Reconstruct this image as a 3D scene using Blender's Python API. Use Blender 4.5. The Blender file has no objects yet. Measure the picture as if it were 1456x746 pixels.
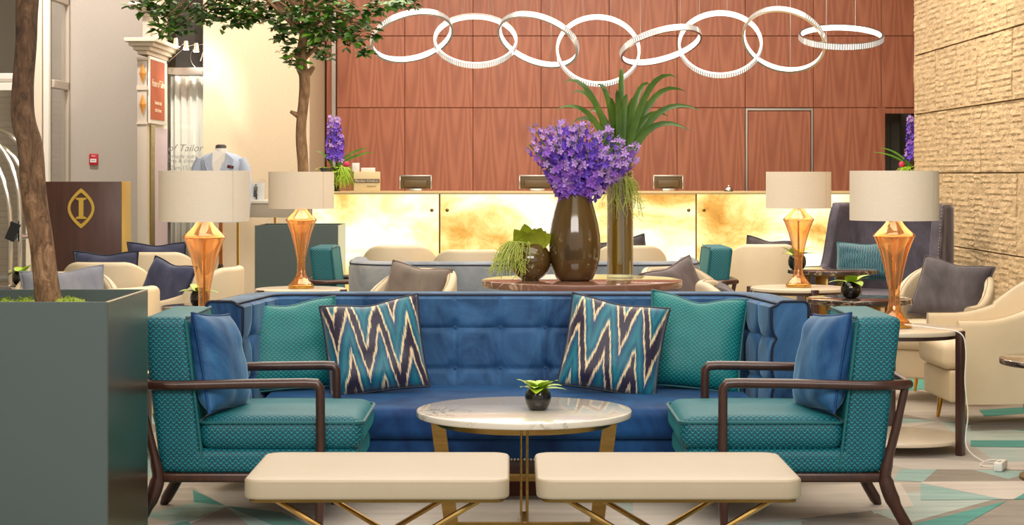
import bpy, bmesh, math, random
from mathutils import Vector, Matrix, Euler, noise as mnoise
rnd = random.Random(7)
PI = math.pi
SC = bpy.context.scene
COL = SC.collection

# ------------------------------------------------------------------ camera, world, lights, exposure
F = 2650.0; HC = 1.31; CX = 728.0; HY = 248.0
cam = bpy.data.cameras.new('camera'); camo = bpy.data.objects.new('camera', cam); COL.objects.link(camo)
camo.location = (0, 0, HC); camo.rotation_euler = (PI/2, 0, 0)
cam.sensor_width = 36; cam.sensor_fit = 'HORIZONTAL'; cam.lens = F*36/1456
cam.shift_y = -(373-HY)/1456.0; cam.clip_end = 200
SC.camera = camo
SC.view_settings.view_transform = 'Standard'; SC.view_settings.look = 'None'
SC.view_settings.exposure = 0.1; SC.view_settings.gamma = 1.0; SC.view_settings.use_curve_mapping = False
W = bpy.data.worlds.new('world'); SC.world = W; W.use_nodes = True
W.node_tree.nodes['Background'].inputs[0].default_value = (1.0, 0.93, 0.84, 1)
W.node_tree.nodes['Background'].inputs[1].default_value = 0.6

def area(name, loc, size, power, col=(1, .9, .78), rot=(0, 0, 0), sy=None):
    l = bpy.data.lights.new(name, 'AREA'); l.energy = power; l.color = col; l.size = size
    if sy: l.shape = 'RECTANGLE'; l.size_y = sy
    o = bpy.data.objects.new(name, l); o.location = loc; o.rotation_euler = rot; COL.objects.link(o); return o
def point(name, loc, power, col=(1, .75, .45), r=.03):
    l = bpy.data.lights.new(name, 'POINT'); l.energy = power; l.color = col; l.shadow_soft_size = r
    o = bpy.data.objects.new(name, l); o.location = loc; COL.objects.link(o); return o
def spot(name, loc, to, power, ang, col=(1, .88, .72), blend=.7, r=.08):
    l = bpy.data.lights.new(name, 'SPOT'); l.energy = power; l.color = col; l.spot_size = math.radians(ang)
    l.spot_blend = blend; l.shadow_soft_size = r
    o = bpy.data.objects.new(name, l); o.location = loc
    o.rotation_euler = (Vector(to)-Vector(loc)).to_track_quat('-Z', 'Y').to_euler(); COL.objects.link(o); return o
area('ceiling_lamp_lounge', (0, 7.0, 4.35), 5, 140, (1, .92, .82), sy=4)
area('front_fill_light', (0, 2.2, 3.9), 5, 240, (1, .95, .9), (math.radians(58), 0, 0), sy=2)  # unseen fill light added to brighten the seating from the front
area('ceiling_lamp_middle', (0, 12.0, 4.35), 6, 250, (1, .91, .79), sy=4)
area('ceiling_lamp_desk', (0.5, 16.6, 4.35), 7, 290, (1, .9, .8), sy=3)
spot('downlight_wall_right', (2.3, 13.2, 4.3), (3.45, 14.2, 1.6), 235, 80)
spot('downlight_wall_right', (2.3, 11.4, 4.3), (3.45, 12.4, 1.6), 165, 80)
spot('downlight_wall_left', (-2.4, 16.6, 4.3), (-2.5, 18.5, 1.5), 95, 95, (1, .9, .78))
spot('downlight_wall_left', (-4.0, 16.2, 4.3), (-4.0, 18.5, 1.4), 330, 95, (1, .92, .88))

# ------------------------------------------------------------------ object helpers
def P(px, py, Y): return Vector(((px-CX)*Y/F, Y, HC-(py-HY)*Y/F))
def FL(px, py):
    Y = HC*F/(py-HY); return ((px-CX)*Y/F, Y)

def props(o, label=None, cat=None, group=None, kind=None):
    if label: o['label'] = label
    if cat: o['category'] = cat
    if group: o['group'] = group
    if kind: o['kind'] = kind
    return o
def thing(name, label, cat, loc=(0, 0, 0), rz=0, group=None):
    o = bpy.data.objects.new(name, None); COL.objects.link(o); o.empty_display_size = .1
    o.location = loc; o.rotation_euler = (0, 0, rz)
    return props(o, label, cat, group)
def box_uv(me):
    uv = me.uv_layers.new(name='UVMap'); vs = me.vertices
    for p in me.polygons:
        n = p.normal; a = max(range(3), key=lambda i: abs(n[i]))
        for li in p.loop_indices:
            c = vs[me.loops[li].vertex_index].co
            uv.data[li].uv = ((c.y, c.z), (c.x, c.z), (c.x, c.y))[a]
def to_mesh(name, bm, mat, smooth=40, uv=True, fix=True):
    if fix: bmesh.ops.recalc_face_normals(bm, faces=bm.faces[:])
    me = bpy.data.meshes.new(name); bm.to_mesh(me); bm.free()
    for m in (mat if isinstance(mat, (list, tuple)) else [mat]): me.materials.append(m)
    if smooth:
        me.shade_smooth(); me.set_sharp_from_angle(angle=math.radians(smooth))
    if uv and not me.uv_layers: box_uv(me)
    return me
def obj(name, bm, mat, parent=None, smooth=40, loc=None, rot=None, uv=True, fix=True):
    me = bm if isinstance(bm, bpy.types.Mesh) else to_mesh(name, bm, mat, smooth, uv, fix)
    o = bpy.data.objects.new(name, me); COL.objects.link(o)
    if parent: o.parent = parent
    if loc is not None: o.location = loc
    if rot is not None: o.rotation_euler = rot
    return o
def struct(name, bm, mat, parent=None, **k):
    o = obj(name, bm, mat, parent, **k)
    if not parent: o['kind'] = 'structure'
    return o
def dup(src, loc, rz, label, group=None):
    r = src.copy(); COL.objects.link(r); r.location = loc; r.rotation_euler = (0, 0, rz); r['label'] = label
    if group: r['group'] = group
    for ch in list(src.children):
        c = ch.copy(); COL.objects.link(c); c.parent = r
        for g in list(ch.children):
            d = g.copy(); COL.objects.link(d); d.parent = c
    return r
NB = bmesh.new
def box(bm, c, s, bev=0, seg=2, rot=None, taper=None):
    r = bmesh.ops.create_cube(bm, size=1.0); vs = r['verts']
    for v in vs:
        if taper and v.co.z < 0: v.co.x *= taper; v.co.y *= taper
        v.co = Vector((v.co.x*s[0], v.co.y*s[1], v.co.z*s[2]))
    if bev:
        es = list({e for v in vs for e in v.link_edges})
        g = bmesh.ops.bevel(bm, geom=es, offset=bev, segments=seg, affect='EDGES', profile=.5)
        vs = list({v for v in vs if v.is_valid} | set(g['verts']))
    M = Matrix.Translation(c) @ (Euler(rot).to_matrix().to_4x4() if rot else Matrix())
    for v in vs: v.co = M @ v.co
    return bm
def box2(bm, a, b, bev=0, seg=2):
    return box(bm, [(a[i]+b[i])/2 for i in range(3)], [abs(b[i]-a[i]) for i in range(3)], bev, seg)
def tube(bm, pts, r, n=8, closed=False, cap=True, flat=1.0):
    pts = [Vector(p) for p in pts]; N = len(pts); rings = []; up = None
    for i, p in enumerate(pts):
        if closed: t = pts[(i+1) % N]-pts[i-1]
        else: t = pts[min(i+1, N-1)]-pts[max(i-1, 0)]
        t = t.normalized() if t.length > 1e-9 else Vector((0, 0, 1))
        if up is None:
            up = Vector((0, 0, 1)) if abs(t.z) < .9 else Vector((1, 0, 0))
        a = (up - t*up.dot(t))
        a = a.normalized() if a.length > 1e-6 else t.orthogonal().normalized()
        b = t.cross(a); up = a
        rr = r[i] if isinstance(r, (list, tuple)) else r
        rings.append([bm.verts.new(p+a*math.cos(2*PI*k/n)*rr+b*math.sin(2*PI*k/n)*rr*flat) for k in range(n)])
    for i in range(N if closed else N-1):
        A, B = rings[i], rings[(i+1) % N]
        for k in range(n): bm.faces.new((A[k], A[(k+1) % n], B[(k+1) % n], B[k]))
    if cap and not closed:
        bm.faces.new(rings[0][::-1]); bm.faces.new(rings[-1])
    return bm
def lathe(bm, prof, n=32, c=(0, 0, 0), cap0=True, cap1=True, fn=None):
    rings = []
    for r, z in prof:
        rings.append([bm.verts.new((c[0]+r*math.cos(2*PI*k/n), c[1]+r*math.sin(2*PI*k/n), c[2]+z)) for k in range(n)])
    for A, B in zip(rings, rings[1:]):
        for k in range(n): bm.faces.new((A[k], A[(k+1) % n], B[(k+1) % n], B[k]))
    if cap0: bm.faces.new(rings[0][::-1])
    if cap1: bm.faces.new(rings[-1])
    return bm
def rrect(w, d, r, n=6):
    out = []
    for cx, cy, a0 in ((w/2-r, d/2-r, 0), (-w/2+r, d/2-r, 90), (-w/2+r, -d/2+r, 180), (w/2-r, -d/2+r, 270)):
        for k in range(n+1):
            a = math.radians(a0+90*k/n); out.append((cx+r*math.cos(a), cy+r*math.sin(a)))
    return out
def circle(r, n=48): return [(r*math.cos(2*PI*k/n), r*math.sin(2*PI*k/n)) for k in range(n)]
def slab(bm, poly, z0, z1, e=.005, seg=3, c=(0, 0), crown=0):
    """horizontal plate of the given outline with rounded edges"""
    N = len(poly)
    nrm = []
    for i in range(N):
        a, b = Vector(poly[i-1]), Vector(poly[(i+1) % N]); t = (b-a).normalized(); nrm.append((t.y, -t.x))
    lv = []
    for k in range(seg+1):
        a = PI/2*k/seg; lv.append((e*(1-math.sin(a)), z0+e*(1-math.cos(a))))
    for k in range(seg+1):
        a = PI/2*k/seg; lv.append((e*(1-math.cos(a)), z1-e*(1-math.sin(a))))
    rings = [[bm.verts.new((c[0]+p[0]-nr[0]*ins, c[1]+p[1]-nr[1]*ins, z)) for p, nr in zip(poly, nrm)] for ins, z in lv]
    for A, B in zip(rings, rings[1:]):
        for k in range(N): bm.faces.new((A[k], A[(k+1) % N], B[(k+1) % N], B[k]))
    bm.faces.new(rings[0][::-1])
    if crown:
        last = rings[-1]
        for s, h in ((.9, .5), (.7, .85), (.4, 1)):
            nx = [bm.verts.new((c[0]+(p[0])*s, c[1]+(p[1])*s, z1+crown*h)) for p in poly]
            for k in range(N): bm.faces.new((last[k], last[(k+1) % N], nx[(k+1) % N], nx[k]))
            last = nx
        bm.faces.new(last)
    else: bm.faces.new(rings[-1])
    return bm
def rbox(bm, c, s, r, crown=0, inn=3, fn=None):
    """upholstered block: rounded edges, crowned top; fn warps points"""
    h = [x/2 for x in s]
    def axis(hh):
        a = [0, .13, .35, .65, 1.0]
        lo = [-hh+r*x for x in a]; mid = [-hh+r+(2*hh-2*r)*k/(inn+1) for k in range(1, inn+1)]
        return lo+mid+[-x for x in lo[::-1]]
    ax = [axis(x) for x in h]; n = [len(a) for a in ax]; V = {}
    def vert(i, j, k):
        key = (i, j, k)
        if key not in V:
            p = Vector((ax[0][i], ax[1][j], ax[2][k]))
            q = Vector([max(-h[m]+r, min(h[m]-r, p[m])) for m in range(3)])
            d = p-q
            if d.length > 1e-9: p = q+d.normalized()*r
            if crown:
                f = max(0, 1-(p.x/h[0])**2)*max(0, 1-(p.y/h[1])**2)
                p.z += crown*f*(p.z/h[2])
            p = p+Vector(c)
            if fn: p = fn(p)
            V[key] = bm.verts.new(p)
        return V[key]
    for a in range(3):
        b, d = (a+1) % 3, (a+2) % 3
        for side in (0, n[a]-1):
            for i in range(n[b]-1):
                for j in range(n[d]-1):
                    q = []
                    for (ii, jj) in ((i, j), (i+1, j), (i+1, j+1), (i, j+1)):
                        k = [0, 0, 0]; k[a] = side; k[b] = ii; k[d] = jj; q.append(vert(*k))
                    bm.faces.new(q)
    return bm
def shell(bm, path, t, z0, ztop, rr=.03, disp=None, nz=8, caps=True):
    """upholstered wall following a plan line; returns section point lists"""
    pts = [Vector((p[0], p[1])) for p in path]; N = len(pts); u = 0; secs = []
    for i, p in enumerate(pts):
        if i: u += (p-pts[i-1]).length
        T = (pts[min(i+1, N-1)]-pts[max(i-1, 0)]).normalized(); nr = Vector((-T.y, T.x))
        zt = ztop(i/(N-1)) if callable(ztop) else ztop
        zz0 = z0(i/(N-1)) if callable(z0) else z0
        sec = []
        for k in range(nz+1):
            z = zz0+(zt-rr-zz0)*k/nz; sec.append((-(disp(u, z) if disp else 0), z))
        for k in range(1, 4): a = PI/2*k/3; sec.append((rr-rr*math.cos(a), zt-rr+rr*math.sin(a)))
        for k in range(0, 4): a = PI/2*k/3; sec.append((t-rr+rr*math.sin(a), zt-rr+rr*math.cos(a)))
        for k in range(1, 5): sec.append((t, zt-rr+(zz0-zt+rr)*k/4))
        secs.append([Vector((p.x+nr.x*o, p.y+nr.y*o, z)) for o, z in sec])
    R = [[bm.verts.new(q) for q in s] for s in secs]
    m = len(R[0])
    for A, B in zip(R, R[1:]):
        for k in range(m): bm.faces.new((A[k], A[(k+1) % m], B[(k+1) % m], B[k]))
    if caps: bm.faces.new(R[0][::-1]); bm.faces.new(R[-1])
    return secs
def spline(pts, n):
    """Catmull-Rom through points"""
    pts = [Vector(p) for p in pts]; out = []
    P_ = [pts[0]*2-pts[1]]+pts+[pts[-1]*2-pts[-2]]
    for i in range(len(pts)-1):
        a, b, c, d = P_[i:i+4]
        for k in range(n):
            t = k/n
            out.append(.5*((2*b)+(c-a)*t+(2*a-5*b+4*c-d)*t*t+(3*b-a-3*c+d)*t**3))
    out.append(pts[-1]); return out

# ------------------------------------------------------------------ materials
def C(r, g, b):
    f = lambda v: (v/255/12.92) if v/255 <= .04045 else ((v/255+.055)/1.055)**2.4
    return (f(r), f(g), f(b), 1)
class NT:
    def __init__(s, name):
        s.m = bpy.data.materials.new(name); s.m.use_nodes = True; s.t = s.m.node_tree; s.t.nodes.clear()
        s.out = s.t.nodes.new('ShaderNodeOutputMaterial')
    def n(s, typ, ins=None, **kw):
        nd = s.t.nodes.new('ShaderNode'+typ)
        for k, v in kw.items(): setattr(nd, k, v)
        for k, v in (ins or {}).items():
            sk = nd.inputs[k]
            if isinstance(v, bpy.types.NodeSocket): s.t.links.new(v, sk)
            else: sk.default_value = v
        return nd
    def math(s, op, a, b=0.0, c=None):
        nd = s.t.nodes.new('ShaderNodeMath'); nd.operation = op
        for i, v in enumerate((a, b) if c is None else (a, b, c)):
            if isinstance(v, bpy.types.NodeSocket): s.t.links.new(v, nd.inputs[i])
            else: nd.inputs[i].default_value = v
        return nd.outputs[0]
    def mix(s, f, a, b):
        nd = s.t.nodes.new('ShaderNodeMix'); nd.data_type = 'RGBA'
        for i, v in ((0, f), (6, a), (7, b)):
            if isinstance(v, bpy.types.NodeSocket): s.t.links.new(v, nd.inputs[i])
            else: nd.inputs[i].default_value = v
        return nd.outputs[2]
    def ramp(s, f, stops, interp='LINEAR'):
        nd = s.t.nodes.new('ShaderNodeValToRGB'); r = nd.color_ramp; r.interpolation = interp
        while len(r.elements) < len(stops): r.elements.new(.5)
        for e, (p, c) in zip(r.elements, stops): e.position = p; e.color = c
        s.t.links.new(f, nd.inputs[0]); return nd.outputs[0]
    def uv(s): return s.n('TexCoord').outputs['UV']
    def ob(s): return s.n('TexCoord').outputs['Object']
    def gen(s, name='Generated'): return s.n('TexCoord').outputs[name]
    def noise(s, vec, scale, detail=3, rough=.5, dist=0):
        return s.n('TexNoise', {'Vector': vec, 'Scale': scale, 'Detail': detail, 'Roughness': rough, 'Distortion': dist}).outputs[0]
    def map(s, vec, sc=(1, 1, 1), loc=(0, 0, 0), rot=(0, 0, 0)):
        return s.n('Mapping', {'Vector': vec, 'Scale': sc, 'Location': loc, 'Rotation': rot}).outputs[0]
    def bsdf(s, **k):
        b = s.t.nodes.new('ShaderNodeBsdfPrincipled')
        for kk, v in k.items():
            sk = b.inputs[kk.replace('_', ' ')]
            if isinstance(v, bpy.types.NodeSocket): s.t.links.new(v, sk)
            else: sk.default_value = v
        s.t.links.new(b.outputs[0], s.out.inputs[0]); return b
    def bump(s, h, strength=.3, dist=.01):
        return s.n('Bump', {'Height': h, 'Strength': strength, 'Distance': dist}).outputs[0]
    def surf(s, sock): s.t.links.new(sock, s.out.inputs[0])
def simple(name, col, rough=.5, metal=0, col2=None, nscale=4, stretch=(1, 1, 1), bump=0, bscale=60, sheen=0, coat=0, spec=.5, sub=0, sheentint=None):
    N = NT(name); k = {}
    if col2:
        k['Base_Color'] = N.mix(N.ramp(N.noise(N.map(N.ob(), stretch), nscale, 5, .6), [(.35, (0, 0, 0, 1)), (.68, (1, 1, 1, 1))]), col, col2)
    else: k['Base_Color'] = col
    if bump: k['Normal'] = N.bump(N.noise(N.map(N.ob(), stretch), bscale, 3), bump)
    if sheen:
        k['Sheen_Weight'] = sheen; k['Sheen_Roughness'] = .35
        k['Sheen_Tint'] = sheentint or (1, 1, 1, 1)
    if coat: k['Coat_Weight'] = coat; k['Coat_Roughness'] = .1
    N.bsdf(Roughness=rough, Metallic=metal, Specular_IOR_Level=spec, **k); return N.m
def emitter(name, col, s):
    N = NT(name); N.surf(N.n('Emission', {'Color': col, 'Strength': s}).outputs[0]); return N.m
def glassy(name, tint, gloss, rough=.03, base=.06, k=.6):
    N = NT(name); f = N.n('LayerWeight', {'Blend': .35}).outputs['Facing']
    f2 = N.math('MULTIPLY_ADD', f, k, base)
    N.surf(N.n('MixShader', {0: f2, 1: N.n('BsdfTransparent', {'Color': tint}).outputs[0],
           2: N.n('BsdfGlossy', {'Color': gloss, 'Roughness': rough}).outputs[0]}).outputs[0]); return N.m
def chevron(name, dark, line, dark2):
    N = NT(name); s = N.n('SeparateXYZ', {0: N.uv()})
    u = N.math('DIVIDE', s.outputs[0], .0215); v = N.math('DIVIDE', s.outputs[1], .0185)
    w = N.math('PINGPONG', u, .5)
    w = N.n('MapRange', {0: w, 1: .1, 2: .4, 3: 0, 4: .62}, interpolation_type='SMOOTHSTEP').outputs[0]
    ph = N.math('FRACT', N.math('ADD', v, w))
    d = N.math('ABSOLUTE', N.math('SUBTRACT', ph, .5))
    m = N.n('MapRange', {0: d, 1: .05, 2: .13, 3: 1, 4: 0}).outputs[0]
    base = N.mix(N.noise(N.ob(), 9, 2), dark, dark2)
    N.bsdf(Base_Color=N.mix(m, base, line), Roughness=.55, Sheen_Weight=.12, Sheen_Roughness=.4, Sheen_Tint=(.1, .9, .8, 1),
           Normal=N.bump(m, .5, .002)); return N.m
def velvet(name, a, b, tint, sheen=.9):
    N = NT(name); f = N.ramp(N.noise(N.map(N.ob(), (1, 1, .7)), 3.2, 6, .65, 1.2), [(.38, (0, 0, 0, 1)), (.66, (1, 1, 1, 1))])
    N.bsdf(Base_Color=N.mix(f, a, b), Roughness=.6, Sheen_Weight=sheen, Sheen_Roughness=.3, Sheen_Tint=tint, Specular_IOR_Level=.25,
           Normal=N.bump(N.noise(N.ob(), 220, 2), .06)); return N.m
def ikat(name, seed):
    N = NT(name); s = N.n('SeparateXYZ', {0: N.uv()})
    u = N.math('MULTIPLY', s.outputs[0], 3.3)
    tri = N.math('PINGPONG', N.math('ADD', u, seed), .5)
    jit = N.noise(N.map(N.uv(), (120, 4, 1)), 1.0, 3, .8); big = N.noise(N.map(N.uv(), (3, 2, 1), (seed, 0, 0)), 1.5, 1)
    v = N.math('MULTIPLY', s.outputs[1], 1.25)
    v = N.math('ADD', v, N.math('MULTIPLY', tri, 1.7))
    v = N.math('ADD', v, N.math('MULTIPLY', u, .35))
    v = N.math('ADD', v, N.math('MULTIPLY', N.math('SUBTRACT', jit, .5), .42))
    v = N.math('ADD', v, N.math('MULTIPLY', N.math('SUBTRACT', big, .5), .3))
    f = N.math('FRACT', N.math('ADD', N.math('MULTIPLY', v, .88), seed))
    T, T2, K, A = C(0, 82, 112), C(6, 122, 140), C(236, 212, 168), C(36, 26, 56)
    col = N.ramp(f, [(0, T), (.1, T2), (.3, T), (.38, C(10, 60, 110)), (.405, K), (.475, K), (.49, A), (.8, A), (.815, K), (.885, K), (.9, T2), (.97, T)])
    N.bsdf(Base_Color=col, Roughness=.5, Sheen_Weight=.3, Normal=N.bump(N.noise(N.uv(), 12, 3), .15)); return N.m
def woodgrain(name, a, b, c, scale=1.0, rough=.35, coat=.15, rand=.3, vert=True):
    N = NT(name); oi = N.n('ObjectInfo').outputs['Random']
    uv = N.n('VectorMath', {0: N.uv(), 1: N.n('CombineXYZ', {0: N.math('MULTIPLY', oi, 7.3), 1: N.math('MULTIPLY', oi, 3.1)}).outputs[0]}, operation='ADD').outputs[0]
    st = (6*scale, .7*scale, 1) if vert else (.7*scale, 6*scale, 1)
    wv = N.noise(N.map(uv, st), 2.2, 6, .6, .8); fi = N.noise(N.map(uv, tuple(x*7 for x in st)), 3, 3, .6)
    col = N.mix(N.ramp(wv, [(.3, (0, 0, 0, 1)), (.7, (1, 1, 1, 1))]), a, b)
    col = N.mix(N.math('MULTIPLY', N.ramp(fi, [(.5, (0, 0, 0, 1)), (.75, (1, 1, 1, 1))]), .35), col, c)
    col = N.mix(N.math('MULTIPLY', oi, rand), col, c)
    N.bsdf(Base_Color=col, Roughness=rough, Coat_Weight=coat, Coat_Roughness=.2, Normal=N.bump(fi, .03)); return N.m
def veneer(name, a, b, c):
    """bookmatched cathedral veneer in leaves of .24 m"""
    N = NT(name); oi = N.n('ObjectInfo').outputs['Random']
    s = N.n('SeparateXYZ', {0: N.uv()}); w = .243
    t = N.math('DIVIDE', s.outputs[0], w); fl = N.math('FLOOR', t)
    m = N.math('PINGPONG', t, 1.0)
    rv = N.n('TexWhiteNoise', {'Vector': N.n('CombineXYZ', {0: fl, 1: oi}).outputs[0]}, noise_dimensions='3D').outputs[0]
    cx = N.math('SUBTRACT', N.math('FRACT', t), .5)
    arch = N.math('ADD', N.math('MULTIPLY', N.math('POWER', N.math('ABSOLUTE', cx), 2.0), 5.5), N.math('MULTIPLY', s.outputs[1], -1.1))
    vec = N.n('CombineXYZ', {0: m, 1: N.math('MULTIPLY', s.outputs[1], .35), 2: N.math('MULTIPLY', oi, 5)}).outputs[0]
    arch = N.math('ADD', arch, N.math('MULTIPLY', N.noise(vec, 4, 4, .6), .9))
    arch = N.math('ADD', arch, N.math('MULTIPLY', rv, 3))
    fig = N.math('PINGPONG', N.math('MULTIPLY', arch, 2.4), 1.0)
    fine = N.noise(N.map(N.uv(), (60, 2.5, 1)), 1.5, 4, .65)
    col = N.mix(N.ramp(fig, [(.1, (0, 0, 0, 1)), (.9, (1, 1, 1, 1))]), a, b)
    col = N.mix(N.math('MULTIPLY', fine, .45), col, c)
    col = N.mix(N.math('MULTIPLY', rv, .16), col, c)
    N.bsdf(Base_Color=col, Roughness=.42, Coat_Weight=.12, Coat_Roughness=.25); return N.m
def marble(name, base, base2, vein, rough=.12, scale=6, thr=.06):
    N = NT(name); n1 = N.noise(N.ob(), scale, 6, .65, 1.5)
    d = N.math('ABSOLUTE', N.math('SUBTRACT', n1, .5)); v = N.ramp(d, [(0, (1, 1, 1, 1)), (thr, (0, 0, 0, 1))])
    msk = N.ramp(N.noise(N.ob(), scale*.6, 2), [(.45, (0, 0, 0, 1)), (.62, (1, 1, 1, 1))])
    vm = N.math('MULTIPLY', v, msk)
    N.bsdf(Base_Color=N.mix(vm, N.mix(N.noise(N.ob(), scale*.8, 5), base, base2), vein), Roughness=rough, Coat_Weight=.3, Coat_Roughness=.05); return N.m

def amber_glass():
    N = NT('copper_glass'); f = N.n('LayerWeight', {'Blend': .45}).outputs['Facing']
    tr = N.n('BsdfTransparent', {'Color': (1, .76, .48, 1)}).outputs[0]; df = N.n('BsdfTranslucent', {'Color': (1, .62, .28, 1)}).outputs[0]
    dd = N.n('BsdfDiffuse', {'Color': (.95, .55, .28, 1)}).outputs[0]; gl = N.n('BsdfGlossy', {'Color': (1, .72, .46, 1), 'Roughness': .06}).outputs[0]
    a = N.n('MixShader', {0: .5, 1: df, 2: dd}).outputs[0]; a = N.n('MixShader', {0: .09, 1: tr, 2: a}).outputs[0]
    N.surf(N.n('MixShader', {0: N.math('MULTIPLY_ADD', f, .8, .12), 1: a, 2: gl}).outputs[0]); return N.m
M = {}
M['velvet'] = velvet('blue_velvet', C(26, 60, 102), C(66, 112, 160), (.55, .82, 1, 1), .6)
M['velvet_deep'] = velvet('blue_velvet_seat', C(4, 42, 92), C(20, 76, 132), (.35, .7, 1, 1), .3)
M['velvet_pillow'] = velvet('blue_pillow_velvet', C(20, 64, 112), C(62, 116, 164), (.5, .8, 1, 1), .6)
M['velvet_grey'] = velvet('grey_blue_velvet', C(112, 122, 136), C(142, 150, 160), (.9, .94, 1, 1), .3)
M['velvet_wing'] = velvet('charcoal_violet_velvet', C(62, 58, 68), C(92, 86, 98), (.85, .8, .9, 1), .6)
M['piping'] = simple('navy_piping', C(14, 24, 48), .6)
M['teal'] = chevron('teal_chevron_weave', C(0, 60, 80), C(20, 160, 166), C(0, 84, 100))
M['teal_pillow'] = chevron('teal_chevron_pillow', C(0, 88, 98), C(26, 172, 160), C(0, 112, 116))
M['teal_pipe'] = simple('teal_piping', C(8, 96, 102), .6, sheen=.3)
M['ikat1'] = ikat('ikat_print', .13); M['ikat2'] = ikat('ikat_print_reversed', .61)
M['palm'] = NT('teal_palm_print')
_N = M['palm']; _w = _N.n('TexWave', {'Vector': _N.uv(), 'Scale': 7, 'Distortion': 5, 'Detail': 2, 'Detail Scale': 1.5}).outputs[1]
_N.bsdf(Base_Color=_N.ramp(_w, [(.3, C(10, 40, 58)), (.6, C(10, 96, 112))]), Roughness=.55, Sheen_Weight=.4); M['palm'] = _N.m
M['walnut'] = woodgrain('dark_walnut', C(50, 26, 20), C(72, 38, 29), C(32, 16, 12), 1.5, .3, .3, 0)
M['leather'] = simple('cream_leather', C(178, 164, 142), .42, col2=C(170, 155, 131), nscale=2, bump=.05, bscale=160)
M['cream'] = simple('cream_upholstery', C(220, 203, 174), .5, col2=C(210, 192, 160), nscale=2, bump=.04, bscale=150)
M['stitch'] = simple('stitching', C(170, 150, 120), .7)
M['brass'] = simple('brushed_brass', C(176, 142, 84), .3, 1, col2=C(150, 118, 66), nscale=5, stretch=(1, 1, 12))
M['brass_dark'] = simple('aged_brass', C(140, 112, 62), .35, 1, col2=C(112, 88, 46), nscale=4)
M['gold'] = simple('polished_gold', C(226, 178, 92), .2, 1)
M['chrome'] = simple('chrome', C(225, 222, 215), .12, 1)
M['silver'] = simple('satin_silver', C(200, 194, 186), .3, 1)
M['marble'] = marble('pale_marble', C(214, 206, 192), C(226, 218, 206), C(150, 142, 130), .12, 5, .03)
M['marble_dark'] = marble('dark_brown_marble', C(44, 34, 30), C(62, 48, 42), C(206, 186, 160), .08, 6, .025)
M['marble_rose'] = marble('rosy_brown_marble', C(112, 76, 62), C(146, 104, 88), C(226, 200, 168), .1, 6, .03)
M['lacquer'] = simple('pale_lacquer', C(216, 202, 180), .3, coat=.3)
M['shade'] = simple('linen_shade', C(240, 226, 206), .8, bump=.15, bscale=300, col2=C(234, 219, 198), nscale=60, stretch=(1, 1, 6))
M['shade_in'] = simple('shade_lining', C(245, 235, 215), .7)
M['copper_glass'] = amber_glass()
M['copper'] = simple('copper', C(214, 140, 92), .2, 1)
M['black_glass'] = simple('black_glazed_ceramic', C(14, 13, 12), .08, coat=.6)
M['brown_glass'] = simple('bronze_glass', C(66, 48, 22), .06, .0, col2=C(96, 72, 32), nscale=5, stretch=(1, 1, .12), coat=1)
M['amber_vase'] = simple('amber_glass_painted_glow', C(188, 146, 26), .07, 0, col2=C(104, 82, 16), nscale=9, stretch=(1, 1, .05), coat=1)  # amber lining, its colour raised to stand for desk glow shining through
M['clear'] = glassy('clear_glass', (.97, .98, .98, 1), (1, 1, 1, 1), .02, .05, .5)
M['window_glass'] = glassy('window_glass', (.93, .93, .9, 1), (1, 1, 1, 1), .01, .1, .5)
M['leaf'] = simple('green_leaf', C(76, 128, 36), .35, col2=C(118, 166, 54), nscale=12, coat=.2)
M['leaf_dark'] = simple('dark_green_leaf', C(44, 84, 28), .35, col2=C(70, 112, 38), nscale=12, coat=.25)
M['leaf_lime'] = simple('lime_leaf', C(150, 190, 40), .4, col2=C(186, 214, 70), nscale=20)
M['leaf_olive'] = simple('olive_leaf', C(136, 150, 32), .4, col2=C(176, 186, 56), nscale=10)
M['strap'] = simple('strap_leaf', C(56, 92, 28), .35, col2=C(94, 124, 44), nscale=6, coat=.25)
M['tendril'] = simple('pale_tendril', C(164, 182, 70), .5, col2=C(204, 208, 112), nscale=10)
M['moss'] = simple('moss', C(128, 150, 40), .9, col2=C(160, 176, 62), nscale=14, bump=.8, bscale=60)
M['soil'] = simple('dark_soil', C(46, 38, 30), .95, bump=.5)
M['stem'] = simple('flower_stem', C(92, 122, 52), .5)
M['violet'] = simple('violet_petal', C(96, 62, 190), .55, col2=C(124, 78, 208), nscale=8)
M['lilac'] = simple('lilac_petal', C(158, 98, 204), .55, col2=C(136, 88, 206), nscale=8)
M['pale'] = simple('pale_lilac_petal', C(198, 160, 222), .55, col2=C(172, 132, 214), nscale=8)
M['bark'] = NT('bark'); _N = M['bark']
_n = _N.math('ADD', _N.math('MULTIPLY', _N.noise(_N.map(_N.ob(), (1, 1, .35)), 26, 6, .72, 1.2), .6), _N.math('MULTIPLY', _N.noise(_N.map(_N.ob(), (1, 1, .5), (3, 1, 0)), 7, 4, .7, .5), .4))
_N.bsdf(Base_Color=_N.ramp(_n, [(.36, C(48, 34, 24)), (.44, C(96, 70, 48)), (.54, C(146, 110, 78)), (.64, C(186, 148, 110))]) if False else _N.mix(_N.math('MULTIPLY', _N.ramp(_N.math('ADD', _N.n('SeparateXYZ', {0: _N.ob()}).outputs[2], _N.math('MULTIPLY', _n, .5)), [(.55, (0, 0, 0, 1)), (.95, (1, 1, 1, 1))]), .6), _N.ramp(_n, [(.36, C(52, 36, 26)), (.44, C(104, 76, 52)), (.54, C(156, 118, 86)), (.64, C(196, 158, 120))]), C(62, 42, 28)), Roughness=.85, Normal=_N.bump(_n, 1.0, .04)); M['bark'] = _N.m
M['bark_pale'] = simple('bark_pale', C(112, 84, 60), .85, col2=C(164, 130, 96), nscale=24, stretch=(1, 1, .4), bump=.8, bscale=30)
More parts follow.
